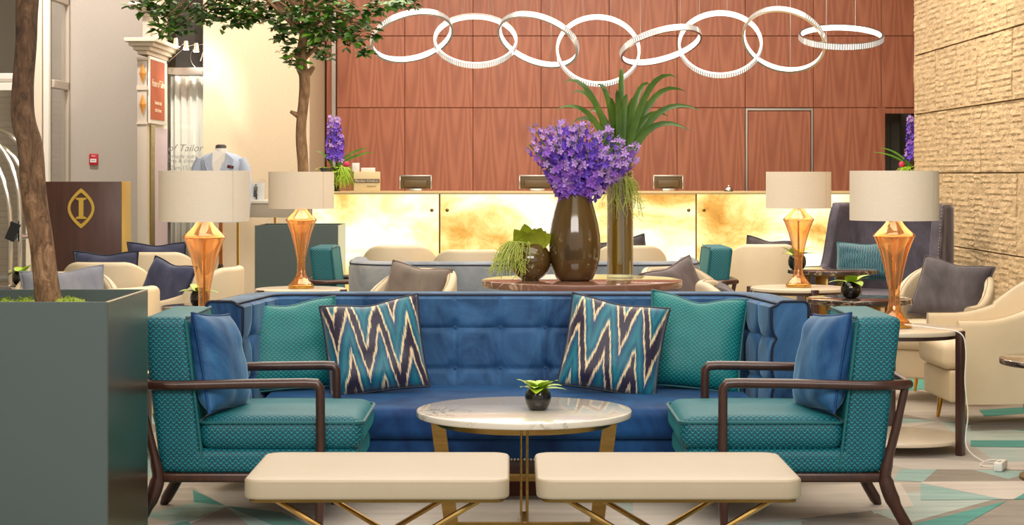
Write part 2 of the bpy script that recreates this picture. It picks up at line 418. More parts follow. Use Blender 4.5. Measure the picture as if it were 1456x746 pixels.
M['niche'] = simple('olive_grey_panel', C(140, 136, 120), .6)
M['planter'] = simple('slate_metal', C(84, 96, 96), .42, .25, bump=.01)
M['planter_side'] = simple('brushed_bronze', C(176, 164, 134), .28, 1, bump=.04, bscale=40, stretch=(30, 30, .2))
M['beige_wall'] = simple('woven_wall_cloth', C(206, 188, 158), .8, col2=C(196, 176, 146), nscale=30, stretch=(1, 1, 8), bump=.12, bscale=60)
M['grey_wall'] = simple('greige_wall_cloth', C(190, 180, 168), .8, col2=C(180, 170, 158), nscale=30, stretch=(1, 1, 8), bump=.12, bscale=60)
M['paint'] = simple('cream_paint', C(226, 212, 190), .5)
M['cornice'] = simple('cornice_plaster', C(206, 192, 172), .6)
M['white_paint'] = simple('white_paint', C(232, 226, 214), .4)
M['greige_paint'] = simple('greige_paint', C(186, 174, 158), .55)
M['veneer'] = veneer('cherry_veneer', C(168, 98, 68), C(194, 122, 88), C(140, 76, 52))
M['joint'] = simple('panel_joint', C(104, 54, 36), .7)
M['stone'] = NT('split_sandstone'); _N = M['stone']
_n = _N.noise(_N.map(_N.ob(), (1, 1, 2.2)), 9, 7, .7); _p = _N.noise(_N.ob(), 34, 3, .6)
_col = _N.mix(_N.ramp(_p, [(.28, (1, 1, 1, 1)), (.36, (0, 0, 0, 1))]), _N.ramp(_n, [(.3, C(168, 142, 106)), (.55, C(202, 174, 134)), (.75, C(218, 194, 156))]), C(110, 88, 62))
_N.bsdf(Base_Color=_col, Roughness=.9, Normal=_N.bump(_N.math('ADD', _n, _N.math('MULTIPLY', _p, .6)), .8, .03)); M['stone'] = _N.m
M['mortar'] = simple('mortar', C(120, 98, 70), .95)
M['onyx'] = NT('backlit_onyx'); _N = M['onyx']; _oi = _N.n('ObjectInfo').outputs['Random']
_v = _N.n('VectorMath', {0: _N.uv(), 1: _N.n('CombineXYZ', {0: _N.math('MULTIPLY', _oi, 9), 1: _N.math('MULTIPLY', _oi, 4)}).outputs[0]}, operation='ADD').outputs[0]
_n = _N.noise(_N.map(_v, (.8, 1.2, 1)), 1.2, 4, .55, .7); _n2 = _N.noise(_v, 5, 5, .65, 1.5)
_d = _N.math('ABSOLUTE', _N.math('SUBTRACT', _n2, .5))
_f = _N.math('ADD', _n, _N.math('MULTIPLY', _N.ramp(_d, [(0, (1, 1, 1, 1)), (.05, (0, 0, 0, 1))]), -.03))
_col = _N.ramp(_f, [(.29, C(190, 122, 50)), (.375, C(230, 172, 84)), (.445, C(248, 220, 134)), (.51, C(252, 246, 180)), (.59, C(253, 253, 226))])
_N.surf(_N.n('Emission', {'Color': _col, 'Strength': 1.22}).outputs[0]); M['onyx'] = _N.m
M['desk_top'] = simple('desk_stone', C(214, 190, 140), .3, coat=.3)
M['ring'] = emitter('led_ring', (1, .93, .84, 1), 4.5)
M['ring_crystal'] = NT('ring_crystal'); _N = M['ring_crystal']
_N.bsdf(Base_Color=C(168, 162, 154), Roughness=.15, Metallic=.6, Emission_Color=(1, .93, .84, 1), Emission_Strength=.3); M['ring_crystal'] = _N.m
M['bulb'] = emitter('bulb', (1, .8, .5, 1), 12); M['spot_lamp'] = emitter('spot_lamp_face', (1, .92, .8, 1), 25)
M['kiosk'] = woodgrain('dark_brown_veneer', C(66, 40, 32), C(84, 52, 42), C(48, 28, 24), 1.2, .4, .1, 0)
M['red'] = simple('red_plastic', C(196, 30, 44), .4); M['white'] = simple('white_plastic', C(236, 232, 226), .4)
M['black'] = simple('black_plastic', C(24, 24, 26), .4); M['dark_panel'] = simple('dark_taupe_panel', C(86, 80, 76), .6)
M['sign'] = simple('terracotta_sign', C(176, 92, 58), .8, col2=C(160, 80, 50), nscale=3)
M['curtain'] = simple('white_curtain', C(228, 224, 212), .7, sheen=.2)
M['suit'] = simple('pale_blue_suit', C(190, 202, 224), .8, bump=.1, bscale=300, col2=C(180, 193, 217), nscale=60)
M['shirt'] = simple('white_shirt', C(240, 236, 230), .7); M['dummy'] = simple('dark_dummy', C(70, 66, 66), .6)
M['hanky'] = simple('burgundy_cloth', C(96, 34, 36), .8)
M['grey_print'] = simple('grey_print', C(120, 116, 112), .6); M['dark_print'] = simple('dark_print', C(52, 50, 50), .6)
M['taupe'] = velvet('taupe_pillow', C(112, 100, 92), C(134, 122, 112), (1, .95, .9, 1), .4)
M['plum'] = velvet('dusky_pillow', C(92, 82, 84), C(122, 110, 110), (1, .9, .95, 1), .4)
M['navy'] = velvet('navy_pillow', C(58, 62, 88), C(84, 88, 114), (.8, .85, 1, 1), .4)
M['slate'] = velvet('slate_blue_pillow', C(124, 128, 142), C(152, 154, 164), (.9, .92, 1, 1), .4)
M['charcoal'] = velvet('charcoal_pillow', C(70, 64, 68), C(98, 92, 96), (.9, .85, .9, 1), .4)
M['tan'] = simple('tan_screen_back', C(98, 80, 50), .4, .1); M['tan_board'] = simple('kraft_board', C(226, 206, 160), .7)
M['taupe_band'] = simple('taupe_band', C(120, 98, 70), .6)
M['pink'] = simple('pink_petal', C(206, 60, 92), .6); M['gold_print'] = simple('gold_lettering', C(222, 184, 84), .35, .6)
M['cream_print'] = simple('cream_lettering', C(240, 222, 190), .6); M['mauve'] = simple('mauve_panel', C(196, 176, 180), .35)
M['olive_gold'] = simple('olive_gold_frame', C(170, 150, 70), .25, 1); M['amber'] = simple('amber_tile', C(200, 136, 62), .35)
def carpet(name, a, b):
    N = NT(name); f = N.ramp(N.noise(N.map(N.ob(), (1.2, 9, 1)), 2.0, 6, .7, .3), [(.3, (0, 0, 0, 1)), (.7, (1, 1, 1, 1))])
    g = N.noise(N.ob(), 260, 2)
    N.bsdf(Base_Color=N.mix(f, a, b), Roughness=.95, Sheen_Weight=.2, Normal=N.bump(g, .35, .004)); return N.m
CARPET = [carpet('carpet_sand', C(190, 178, 166), C(212, 202, 190)), carpet('carpet_greige', C(160, 150, 138), C(196, 186, 172)),
          carpet('carpet_brown', C(112, 102, 90), C(158, 146, 130)), carpet('carpet_aqua', C(120, 160, 152), C(164, 190, 182)),
          carpet('carpet_teal', C(28, 122, 112), C(66, 156, 142)), carpet('carpet_mist', C(150, 172, 164), C(192, 198, 188))]
def text(body, size, mat, parent, loc, rot, name='lettering', shear=0, extr=.0006, align='CENTER', spacing=1.0):
    cu = bpy.data.curves.new(name, 'FONT'); cu.body = body; cu.size = size; cu.extrude = extr; cu.shear = shear
    cu.align_x = align; cu.align_y = 'CENTER'; cu.resolution_u = 3; cu.space_character = spacing
    t = bpy.data.objects.new('tmp', cu); COL.objects.link(t); bpy.context.view_layer.update()
    me = bpy.data.meshes.new_from_object(t.evaluated_get(bpy.context.evaluated_depsgraph_get()))
    bpy.data.objects.remove(t); me.name = name; me.materials.clear(); me.materials.append(mat)
    o = bpy.data.objects.new(name, me); COL.objects.link(o); o.parent = parent; o.location = loc; o.rotation_euler = rot; return o

# ------------------------------------------------------------------ floor, walls, ceiling
def build_floor():
    bm = NB(); r = random.Random(11); nx, ny, s = 14, 26, .95; x0, y0 = -6.4, .2
    g = {}
    for i in range(nx+1):
        for j in range(ny+1):
            jx = 0 if i in (0, nx) else r.uniform(-.3, .3); jy = 0 if j in (0, ny) else r.uniform(-.3, .3)
            g[i, j] = bm.verts.new((x0+(i+jx)*s, y0+(j+jy)*s, 0))
    pick = [0]*5+[1]*5+[2]*3+[3]*3+[4]*2+[5]*3
    for i in range(nx):
        for j in range(ny):
            a, b, c, d = g[i, j], g[i+1, j], g[i+1, j+1], g[i, j+1]
            for t in (((a, b, c), (a, c, d)) if (i+j) % 2 else ((a, b, d), (b, c, d))):
                f = bm.faces.new(t); f.material_index = r.choice(pick)
    k = [0]
    def patch(pts, m):
        k[0] += 1
        vs = [bm.verts.new((*FL(*p), .0008+.00004*k[0])) for p in pts]
        f = bm.faces.new(vs); f.material_index = m; f.normal_update()
        if f.normal.z < 0: f.normal_flip()
    # woven shapes of the carpet that the photograph shows
    patch([(600, 746), (600, 700), (860, 700), (900, 746)], 0); patch([(330, 712), (620, 700), (760, 760), (360, 760)], 0)
    patch([(1150, 690), (1280, 686), (1300, 720), (1150, 735)], 0); patch([(900, 700), (1160, 690), (1160, 735), (900, 760)], 0)
    patch([(205, 760), (205, 700), (274, 692), (321, 720)], 1); patch([(274, 696), (321, 719), (276, 714)], 4)
    patch([(200, 733), (276, 714), (321, 720), (262, 745)], 3); patch([(250, 755), (321, 720), (420, 770)], 2)
    patch([(205, 752), (267, 741), (300, 770), (205, 770)], 4)
    patch([(321, 719), (400, 728), (470, 760), (420, 760)], 4); patch([(321, 719), (420, 760), (380, 770)], 3)
    patch([(1296, 746), (1432, 712), (1364, 750), (1330, 760), (1290, 760)], 4); patch([(1309, 687), (1427, 710), (1309, 711)], 3)
    patch([(1280, 667), (1332, 667), (1312, 685), (1270, 683)], 3); patch([(1332, 667), (1470, 668), (1470, 684), (1312, 685)], 2)
    patch([(1384, 668), (1470, 670), (1434, 681)], 3); patch([(1380, 626), (1470, 626), (1470, 636), (1380, 635)], 4)
    patch([(1380, 617), (1470, 620), (1470, 626), (1380, 626)], 5); patch([(1470, 694), (1441, 710), (1470, 709)], 4)
    patch([(1140, 741), (1247, 730), (1290, 746), (1290, 770), (1140, 770)], 2); patch([(1285, 528), (1327, 524), (1335, 552), (1285, 556)], 4)
    patch([(1392, 583), (1470, 578), (1470, 587), (1400, 592)], 4); patch([(1380, 600), (1470, 593), (1470, 610), (1380, 612)], 2)
    patch([(1312, 685), (1470, 684), (1470, 694), (1441, 710), (1427, 710), (1309, 687)], 0)
    me = to_mesh('floor', bm, CARPET, smooth=0, fix=False)
    o = obj('floor', me, None); o['kind'] = 'structure'
build_floor()
b = NB(); box2(b, (-7, 0, 4.5), (7, 21.6, 4.6)); struct('ceiling', b, M['paint'])

# wood panelled wall behind the desk
b = NB(); box2(b, (-2.02, 20.03, 0), (3.94, 20.3, 4.5)); box2(b, (3.94, 20.03, 2.0), (7, 20.3, 4.5)); box2(b, (4.34, 20.03, 0), (7, 20.3, 2.0))
wall_back = struct('wall_back', b, M['joint'])
PX = [-1.88+.7305*k for k in range(9)]
def wpanel(x0, x1, z0, z1, name='wall_panel', par=None, y=20.03):
    b = NB(); box2(b, (x0+.0025, y-.025, z0+.0035), (x1-.0025, y, z1-.0035), .002, 1)
    return obj(name, b, M['veneer'], par or wall_back, smooth=0)
for k in range(8):
    for z0, z1 in ((0, 2.027), (2.027, 2.797), (2.797, 3.567), (3.567, 4.5)):
        if k == 6 and z0 == 0: continue
        wpanel(PX[k], PX[k+1], z0, z1)
for x0, x1 in ((3.964, 4.34), (4.34, 5.1)):
    for z0, z1 in ((2.027, 2.797), (2.797, 3.567), (3.567, 4.5)): wpanel(x0, x1, z0, z1)
wpanel(4.34, 5.1, 0, 2.027)
b = NB(); box2(b, (PX[6]+.03, 20.0, 0), (PX[7]-.03, 20.03, 1.99), .002, 1); door = struct('door_1', b, M['veneer'], smooth=0)
for s in ((PX[6]+.004, 20.0, 0, PX[6]+.024, 2.02), (PX[7]-.024, 20.0, 0, PX[7]-.004, 2.02), (PX[6]+.024, 20.0, 1.998, PX[7]-.024, 2.02)):
    b = NB(); box2(b, (s[0], 19.994, s[2]), (s[3], 20.03, s[4])); obj('door_edge', b, M['silver'], door)
# dark niche right of the panels
b = NB(); box2(b, (3.9, 20.9, 0), (4.4, 21.0, 2.1)); box2(b, (3.9, 20.3, 0), (3.955, 20.9, 2.1)); box2(b, (4.34, 20.3, 0), (4.4, 20.9, 2.1))
niche = struct('wall_niche', b, M['niche'])
b = NB(); box2(b, (3.93, 19.985, 0), (4.0, 20.04, 2.03)); box2(b, (3.955, 19.99, 1.965), (4.36, 20.03, 2.02)); obj('niche_frame', b, M['veneer'], niche)
for i in range(3):
    b = NB(); box2(b, (4.0+.12*i, 20.87, .2), (4.11+.12*i, 20.9, 1.9)); obj('niche_panel', b, M['niche'], niche)
b = NB(); box2(b, (-1.985, 19.97, 0), (-1.93, 20.06, 4.5)); struct('trim_1', b, M['veneer'])
b = NB(); box2(b, (-1.93, 19.95, 0), (-1.888, 20.06, 4.5)); struct('trim_2', b, M['silver'])

# cloth covered wall on the left and its return towards the panels
b = NB(); box2(b, (-3.065, 18.5, 0), (-2.01, 18.7, 4.5)); box2(b, (-2.2, 18.7, 0), (-2.01, 20.3, 4.5)); struct('wall_left', b, M['beige_wall'])
b = NB(); box2(b, (-4.41, 18.5, 0), (-3.5, 18.7, 4.5)); struct('wall_left_grey', b, M['grey_wall'])
b = NB(); box2(b, (-6.6, 21.4, 0), (-2.2, 21.5, 4.5)); box2(b, (-6.7, .5, 0), (-6.6, 21.5, 4.5)); struct('wall_left_far', b, M['greige_paint'])
b = NB(); box2(b, (6.6, .5, 0), (6.7, 21.5, 4.5)); struct('wall_right_far', b, M['greige_paint'])

# stone wall on the right, block by block
b = NB(); box2(b, (3.47, 8.6, 0), (3.9, 15.98, 4.5)); wall_right = struct('wall_right', b, M['mortar'])
def block(y0, y1, z0, z1, kind):
    bm = NB(); ny = max(4, int((y1-y0)/.045)); nz = max(4, int((z1-z0)/.0135)); g = []; r = random.Random(int(y0*997+z0*131))
    off = r.uniform(0, 9); rowh = .043
    for i in range(ny+1):
        row = []
        for j in range(nz+1):
            fy = (0 if i == 0 else (1 if i == ny else .004+.992*(i-1)/(ny-2))); fz = (0 if j == 0 else (1 if j == nz else .006+.988*(j-1)/(nz-2)))
            y = y0+.0035+(y1-y0-.007)*fy; z = z0+.003+(z1-z0-.006)*fz
            edge = min(i, ny-i, j, nz-j)
            d = .018+.008*mnoise.noise((y*3+off, z*3, 0))
            if kind == 0:
                ph = ((z+.012*mnoise.noise((y*2.2, z*4+off, 3)))/rowh) % 1.0
                d += .010*(1-ph)*(.8+.5*mnoise.noise((y*5, math.floor(z/rowh)*3.1+off, 1)))
            d += .007*mnoise.noise((y*16, z*16, off))+.004*mnoise.noise((y*40, z*40, off))
            if edge == 0: d = 0
            row.append(bm.verts.new((3.47-max(0, d), y, z)))
        g.append(row)
    for i in range(ny):
        for j in range(nz): bm.faces.new((g[i][j], g[i][j+1], g[i+1][j+1], g[i+1][j]))
    o = obj('stone_block', bm, M['stone'], wall_right, smooth=30, fix=False)
zr = [0, .27, .75, 1.322, 1.823, 2.324, 2.824, 3.33, 3.85, 4.5]; rb = random.Random(5)
for j in range(9):
    y = 15.98
    while y > 11.4:
        y2 = max(11.2, y-rb.uniform(.6, 1.25)) if y > 11.9 else 11.2
        block(y2, y, zr[j], zr[j+1], 0 if rb.random() < .7 else 1); y = y2
        if y <= 11.2: break
b = NB(); box2(b, (3.455, 15.98, 0), (3.9, 16.0, 4.5)); struct('trim_3', b, M['paint'])

# glazed entrance at far left
def bar(par, a, c, m='white_paint', name='window_frame'):
    b = NB(); box2(b, a, c, .006, 1); return obj(name, b, M[m], par)
b = NB(); box2(b, (-5.4, 17.72, 0), (-4.56, 17.73, 4.5)); w1 = struct('window_1', b, M['window_glass'])
for z0, z1, m in ((2.105, 2.18, 'white_paint'), (2.18, 2.21, 'greige_paint'), (2.21, 2.27, 'white_paint'), (0, .1, 'white_paint'), (4.2, 4.5, 'white_paint')):
    bar(w1, (-5.4, 17.66, z0), (-4.56, 17.79, z1), m)
bar(w1, (-4.6, 17.62, 0), (-4.45, 17.84, 4.5), 'paint', 'window_post'); bar(w1, (-4.44, 17.64, 0), (-4.385, 17.72, 4.5), 'white_paint', 'window_post')
b = NB(); box2(b, (-4.415, 17.84, 0), (-4.405, 18.46, 4.5)); w2 = struct('window_2', b, M['window_glass'])
for z0, z1 in ((2.14, 2.22), (2.98, 3.06), (0, .1)): bar(w2, (-4.45, 17.84, z0), (-4.38, 18.46, z1), 'greige_paint')
bar(w2, (-4.46, 18.42, 0), (-4.38, 18.5, 4.5), 'greige_paint', 'window_post')
# pale blind behind the entrance glass
bl = thing('window_blind', 'pale slatted blind behind the entrance glass at far left', 'blind', (-5.0, 19.3, 0))
for k in range(34):
    b = NB(); box(b, (0, 0, .1+k*.062), (1.1, .05, .058), rot=(.25, 0, 0)); obj('slat', b, M['greige_paint'], bl)

# tailor shop front set into the left wall
b = NB(); box2(b, (-3.5, 17.4, 0), (-3.412, 17.55, 2.4), .004); pil = struct('trim_4', b, M['greige_paint'])
b = NB(); box2(b, (-3.5, 17.55, 0), (-3.42, 18.5, 2.41)); shop = struct('wall_shop', b, M['paint'])
for z in (1.78, 2.1, 2.12, 2.38):
    b = NB(); box2(b, (-3.505, 17.39, z), (-3.406, 17.56, z+.02)); obj('pilaster_band', b, M['cornice'], pil)
def cornice(x0, x1, y0, y1, z, h, steps=4):
    b = NB()
    for k in range(steps):
        f = .035*k; box2(b, (x0-f, y0-f, z+h*k/steps), (x1+f, y1, z+h*(k+1)/steps), .004, 1)
    return b
obj('cornice', cornice(-3.49, -3.4, 17.36, 18.45, 2.43, .15), M['cornice'], shop)
b = NB(); box2(b, (-3.47, 17.5, 2.58), (-3.4, 17.64, 3.0), .004); obj('upper_pilaster', b, M['greige_paint'], shop)
obj('upper_cornice', cornice(-3.47, -3.4, 17.48, 17.7, 2.8, .12), M['cornice'], shop)
b = NB(); box2(b, (-3.5, 17.7, 2.58), (-3.42, 18.5, 4.5)); obj('arch_panel', b, M['paint'], shop)
for z in (1.965, 2.255):
    b = NB(); v = [b.verts.new((-3.445+dx, 17.385-dy, z+dz)) for dx, dy, dz in ((0, 0, .1), (.032, 0, 0), (0, 0, -.1), (-.032, 0, 0), (0, .02, 0))]
    for i in range(4): b.faces.new((v[i], v[(i+1) % 4], v[4]))
    obj('diamond_tile', b, M['amber'], pil, smooth=0)
sg = thing('shop_sign', 'terracotta sign board with cream script on the shop pilaster at left', 'sign', (-3.405, 17.92, 0))
b = NB(); box2(b, (0, -.5, 1.79), (.02, .36, 2.42), .003); obj('sign_frame', b, M['white_paint'], sg)
b = NB(); box2(b, (.02, -.47, 1.83), (.028, .2, 2.39)); obj('sign_board', b, M['sign'], sg)
RX = (PI/2, 0, PI/2)
text('House of Tailor', .1, M['cream_print'], sg, (.03, -.135, 2.17), RX, shear=.35)
text('handmade suits', .055, M['cream_print'], sg, (.03, -.135, 1.99), RX); text('shirts & shoes', .055, M['cream_print'], sg, (.03, -.135, 1.92), RX)
b = NB(); box2(b, (-3.42, 17.56, 0), (-3.4, 17.75, 1.78)); obj('gilt_jamb', b, M['olive_gold'], shop)
b = NB(); box2(b, (-3.42, 17.78, 0), (-3.41, 18.45, 1.76)); obj('side_panel', b, M['mauve'], shop)
# window of the shop: dark transom, header, curtain, lettered glass
b = NB(); box2(b, (-3.42, 18.95, 2.3), (-3.0, 19.0, 4.5)); struct('wall_shop_transom', b, M['dark_panel'])
b = NB(); box2(b, (-3.42, 18.52, 0), (-3.066, 18.53, 2.33)); w3 = struct('window_3', b, M['clear'])
bar(w3, (-3.42, 18.5, 2.3), (-3.066, 18.6, 2.375), 'silver')
for body, z, s in (('House of Tailor', 1.57, .1), ('hand-made suits', 1.49, .058), ('shirts & shoes', 1.445, .058), ('10am.15 am', 1.375, .06), ('1pm . 15 pm', 1.315, .06)):
    text(body, s, M['grey_print'], w3, (-3.075 if s == .1 else -3.13, 18.515, z), (PI/2, 0, 0), shear=.35 if s == .1 else 0, align='RIGHT')
o = text('h', .14, M['silver'], w3, (-3.14, 18.9, 2.5), (PI/2, 0, 0), shear=.3)
b = NB(); tube(b, [(-3.13+.13*math.cos(a*PI/24), 18.9, 2.5+.13*math.sin(a*PI/24)) for a in range(48)], .003, 5, True); obj('round_emblem', b, M['silver'], w3)
b = NB(); n = 60; g = []
for i in range(n+1):
    x = -3.44+.48*i/n; y = 18.78+.028*math.sin(i/n*PI*13)+.01*math.sin(i/n*PI*31); g.append((b.verts.new((x, y, 0)), b.verts.new((x, y, 2.3))))
for i in range(n): b.faces.new((g[i][0], g[i+1][0], g[i+1][1], g[i][1]))
cu = obj('curtain', b, M['curtain']); props(cu, 'white pleated curtain hanging behind the tailor shop glass', 'curtain')
cu.modifiers.new('thick', 'SOLIDIFY').thickness = .006
tl = thing('track_spotlight', 'cluster of three small chrome spotlights above the tailor shop window', 'spotlight', (-3.2, 18.3, 2.5))
for i, (dx, dz) in enumerate(((-.1, .1), (0, .07), (.1, .05))):
    b = NB(); tube(b, spline([(-.2, .12, -.02-.03*i), (-.1+.04*i, .03, dz-.0), (dx, 0, dz+.04)], 5), .004, 6); obj('arm', b, M['chrome'], tl)
    b = NB(); lathe(b, [(.02, .05), (.022, .04), (.03, -.03)], 12, (dx, 0, dz)); lh = obj('lamp_head', b, M['chrome'], tl)
    b = NB(); lathe(b, [(.026, -.032), (.026, -.036)], 12, (dx, 0, dz)); obj('lamp_face', b, M['spot_lamp'], lh)
point('track_spotlight_light', (-3.16, 18.25, 2.44), 1.6, (1, .9, .75)); spot('curtain_fill_spot', (-2.9, 17.0, 3.6), (-3.25, 18.78, 1.7), 260, 34, (1, .95, .86))  # the spot is an added fill that brightens the curtain, no fixture
fa = thing('fire_call_point', 'small red fire call point on the grey cloth wall', 'alarm', (-4.147, 18.5, 1.46))
b = NB(); box(b, (0, -.02, 0), (.085, .04, .11), .006); obj('case', b, M['red'], fa)
b = NB(); box(b, (0, -.042, -.012), (.06, .004, .035)); obj('glass_label', b, M['white'], fa)
text('FIRE', .022, M['white'], fa, (0, -.041, .033), (PI/2, 0, 0)); text('PRESS', .016, M['black'], fa, (0, -.0445, -.012), (PI/2, 0, 0))

# ------------------------------------------------------------------ reception desk
dk = thing('reception_desk', 'long reception desk with glowing backlit onyx front', 'desk', (0.96, 17.0, 0))
x0, x1 = -1.83-.96, 4.05-.96
b = NB(); box2(b, (x0, -.03, 1.134), (x1, .75, 1.156), .004); obj('desk_top', b, M['desk_top'], dk)
b = NB(); box2(b, (x0, .03, 0), (x1, .7, 1.134)); obj('desk_body', b, M['joint'], dk)
jx = [x0]+[(p-728)*17/F-.96 for p in (625, 990)]+[x1]
for a, c in zip(jx, jx[1:]):
    b = NB(); box2(b, (a+.008, 0, .06), (c-.008, .03, 1.13)); pn = obj('onyx_panel', b, M['onyx'], dk, smooth=0)
    for xx in (a+.07, c-.07):
        if x0+.1 < xx < x1-.1:
            b = NB(); lathe(b, [(.016, 0), (.016, .012), (.01, .016)], 12); obj('fixing_stud', b, M['brass_dark'], pn, loc=(xx, 0, .985), rot=(PI/2, 0, 0))
b = NB(); box2(b, (x0, -.02, 0), (x1, .03, .06)); obj('plinth', b, M['brass_dark'], dk)
def monitor(px, w, label):
    p = P(px, 272, 17.25); t = thing('desk_monitor', label, 'monitor', (p.x, 17.25, 1.156), 0, 'screens on the reception desk')
    b = NB(); box(b, (0, 0, .085), (w, .03, .125), .006); obj('screen_back', b, M['tan'], t)
    b = NB(); box(b, (0, -.018, .142), (w, .014, .014), .002); box(b, (-w/2+.006, -.018, .08), (.012, .014, .12), .002); box(b, (w/2-.006, -.018, .08), (.012, .014, .12), .002); obj('bezel', b, M['silver'], t)
    b = NB(); box(b, (0, -.022, .07), (w*.72, .02, .07), .012); obj('rear_housing', b, M['tan'], t)
    b = NB(); box(b, (0, 0, .012), (w*.4, .09, .024), .004); obj('stand', b, M['silver'], t)
monitor(591, .3, 'leftmost silver edged monitor on the reception desk, beside the boxes')
monitor(764, .34, 'silver edged monitor on the reception desk behind the purple flowers')
monitor(950, .28, 'silver edged monitor on the reception desk just right of the tall vase')
bx = thing('check_in_box', 'kraft board stand with taupe band lettered Member Check-in on the desk', 'sign', (P(522, 0, 17.1).x, 17.1, 1.156))
b = NB(); box(b, (0, 0, .09), (.235, .12, .18), .003); obj('board', b, M['tan_board'], bx)
b = NB(); box(b, (0, -.061, .095), (.237, .004, .036)); obj('band', b, M['taupe_band'], bx)
text('Member Check-in', .029, M['white'], bx, (0, -.064, .095), (PI/2, 0, 0)); text('RECEPTION', .016, M['brass_dark'], bx, (.045, -.0625, .045), (PI/2, 0, 0))
b = NB(); box(b, (0, 0, .04), (.065, .05, .08), .003); o = obj('card_box', b, M['white'], loc=(P(506, 0, 17.1).x, 17.1, 1.336)); props(o, 'small square white box standing on the kraft check-in stand', 'box')
b = NB(); box(b, (0, 0, .018), (.125, .07, .036), .003); o = obj('card_box', b, M['white'], loc=(P(522, 0, 17.1).x+.01, 17.1, 1.336)); props(o, 'flat white box lying on the kraft check-in stand', 'box')
be = thing('desk_bell', 'small silver service bell on the reception desk', 'bell', (P(1036, 0, 17.1).x, 17.1, 1.156))
b = NB(); lathe(b, [(.04, 0), (.04, .008)], 20); obj('bell_base', b, M['black'], be)
b = NB(); lathe(b, [(.036, .008), (.034, .022), (.022, .036), (.006, .041)], 20); obj('bell_dome', b, M['chrome'], be)
b = NB(); lathe(b, [(.005, .041), (.009, .05), (.004, .056)], 12); obj('bell_button', b, M['chrome'], be)

# ------------------------------------------------------------------ chandelier of linked rings
RINGS = [(585.5, 51.5, 59, 28, 15.5), (676, 57.5, 59.5, 39, -2), (765.5, 57, 60, 29, -20), (850.5, 71.5, 58.5, 50, 0),
         (939.5, 64.5, 59, 18, 14), (1024, 62.5, 60, 48, 8), (1114.5, 57, 60, 38, -22), (1196, 52.5, 58.5, 18, 1)]
RDY = [-.2, -.15, -.2, -.2, -.2, -.15, -.2, -.2]
ORD = ['leftmost', 'second', 'third', 'fourth', 'fifth', 'sixth', 'seventh', 'rightmost']
HOW = ['tilted up to the right', 'slightly turned', 'tilted down to the right', 'seen almost face on, hanging lowest', 'lying flat and tilted up right', 'seen almost face on', 'tilted down to the right', 'lying almost level']
RR = .391; YR = 17.8
def ring_mesh(R, w, t):
    b = NB(); sec = ((R-t, -w), (R, -w), (R, w), (R-t, w)); n = 96; rg = []
    for k in range(n):
        a = 2*PI*k/n; rg.append([b.verts.new((r*math.cos(a), r*math.sin(a), z)) for r, z in sec])
    for k in range(n):
        A, B = rg[k], rg[(k+1) % n]
        for i in range(4): b.faces.new((A[i], B[i], B[(i+1) % 4], A[(i+1) % 4]))
    return b
def crystals(R, w):
    b = NB(); n = 110
    for k in range(n):
        a = 2*PI*k/n; c, s = math.cos(a), math.sin(a)
        box(b, (0, 0, 0), (.006, .0175, w*1.86))
        for v in list(b.verts)[-8:]:
            x, y = v.co.x+R, v.co.y; v.co = Vector((x*c-y*s, x*s+y*c, v.co.z))
    return b
core_me = to_mesh('light_band', ring_mesh(RR, .026, .012), M['ring'], 30); edge_me = to_mesh('metal_edge', ring_mesh(RR+.006, .0025, .022), M['silver'], 30)
cry_me = to_mesh('crystal_prisms', crystals(RR+.004, .026), M['ring_crystal'], 0)
for i, ((cx, cy, a_, b_, t), dy) in enumerate(zip(RINGS, RDY)):
    q = P(cx, cy, YR+dy*1.1); t = math.radians(t); rr = b_/a_; sgn = 1 if i % 2 == 0 else -1; k = math.sqrt(1-rr*rr)
    nv = Vector((-math.sin(t)*k, sgn*rr, math.cos(t)*k)); u = Vector((math.cos(t), 0, math.sin(t))); v = nv.cross(u)
    r = thing('ring_light', '%s glowing crystal ring of the linked chain of eight, %s' % (ORD[i], HOW[i]), 'light', q, 0, 'linked ring lights above the desk')
    rot = Matrix((u, v, nv)).transposed().to_euler()
    obj('light_band', core_me, None, r, rot=rot); obj('crystal_prisms', cry_me, None, r, rot=rot)['kind'] = 'stuff'
    for s in (-1, 1):
        e = obj('metal_edge', edge_me, None, r, rot=rot); e.location = nv*.0275*s
    for ang in ((60, 240) if abs(v.z) < .6 else (70, 110)):
        an = math.radians(ang); e = (u*math.cos(an)+v*math.sin(an))*(RR)
        if e.z < 0 and abs(v.z) > .6: an = -an; e = (u*math.cos(an)+v*math.sin(an))*RR
        bb = NB(); tube(bb, [e, (e.x, e.y, 4.5-q.z)], .0028, 5); obj('wire', bb, M['silver'], r)

# ------------------------------------------------------------------ big sofa
def sofa_path(hw_back, hw_front, yb, yf, rc, step=.025):
    """plan line: left front -> back -> right front with small rounded corners"""
    raw = [Vector((-hw_front, yf)), Vector((-hw_back, yb)), Vector((hw_back, yb)), Vector((hw_front, yf))]
    pts = [raw[0]]
    for i in (1, 2):
        a, b, c = raw[i-1], raw[i], raw[i+1]; p = b+(a-b).normalized()*rc; q = b+(c-b).normalized()*rc
        for k in range(7):
            t = k/6; pts.append((1-t)**2*p+2*t*(1-t)*b+t*t*q)
    pts.append(raw[3]); out = [pts[0]]
    for a, b in zip(pts, pts[1:]):
        n = max(1, int((b-a).length/step))
        for k in range(1, n+1): out.append(a+(b-a)*k/n)
    return out
sofa = thing('tufted_sofa', 'large blue velvet sofa with buttoned back and angled wings behind the marble coffee table', 'sofa', (-.02, 7.5, 0))
ZS = [.271+.18*k for k in range(4)]
path = sofa_path(1.035, 1.115, .77, .2, .09, .01)
Ltot = sum((path[i+1]-path[i]).length for i in range(len(path)-1)); SU = .199
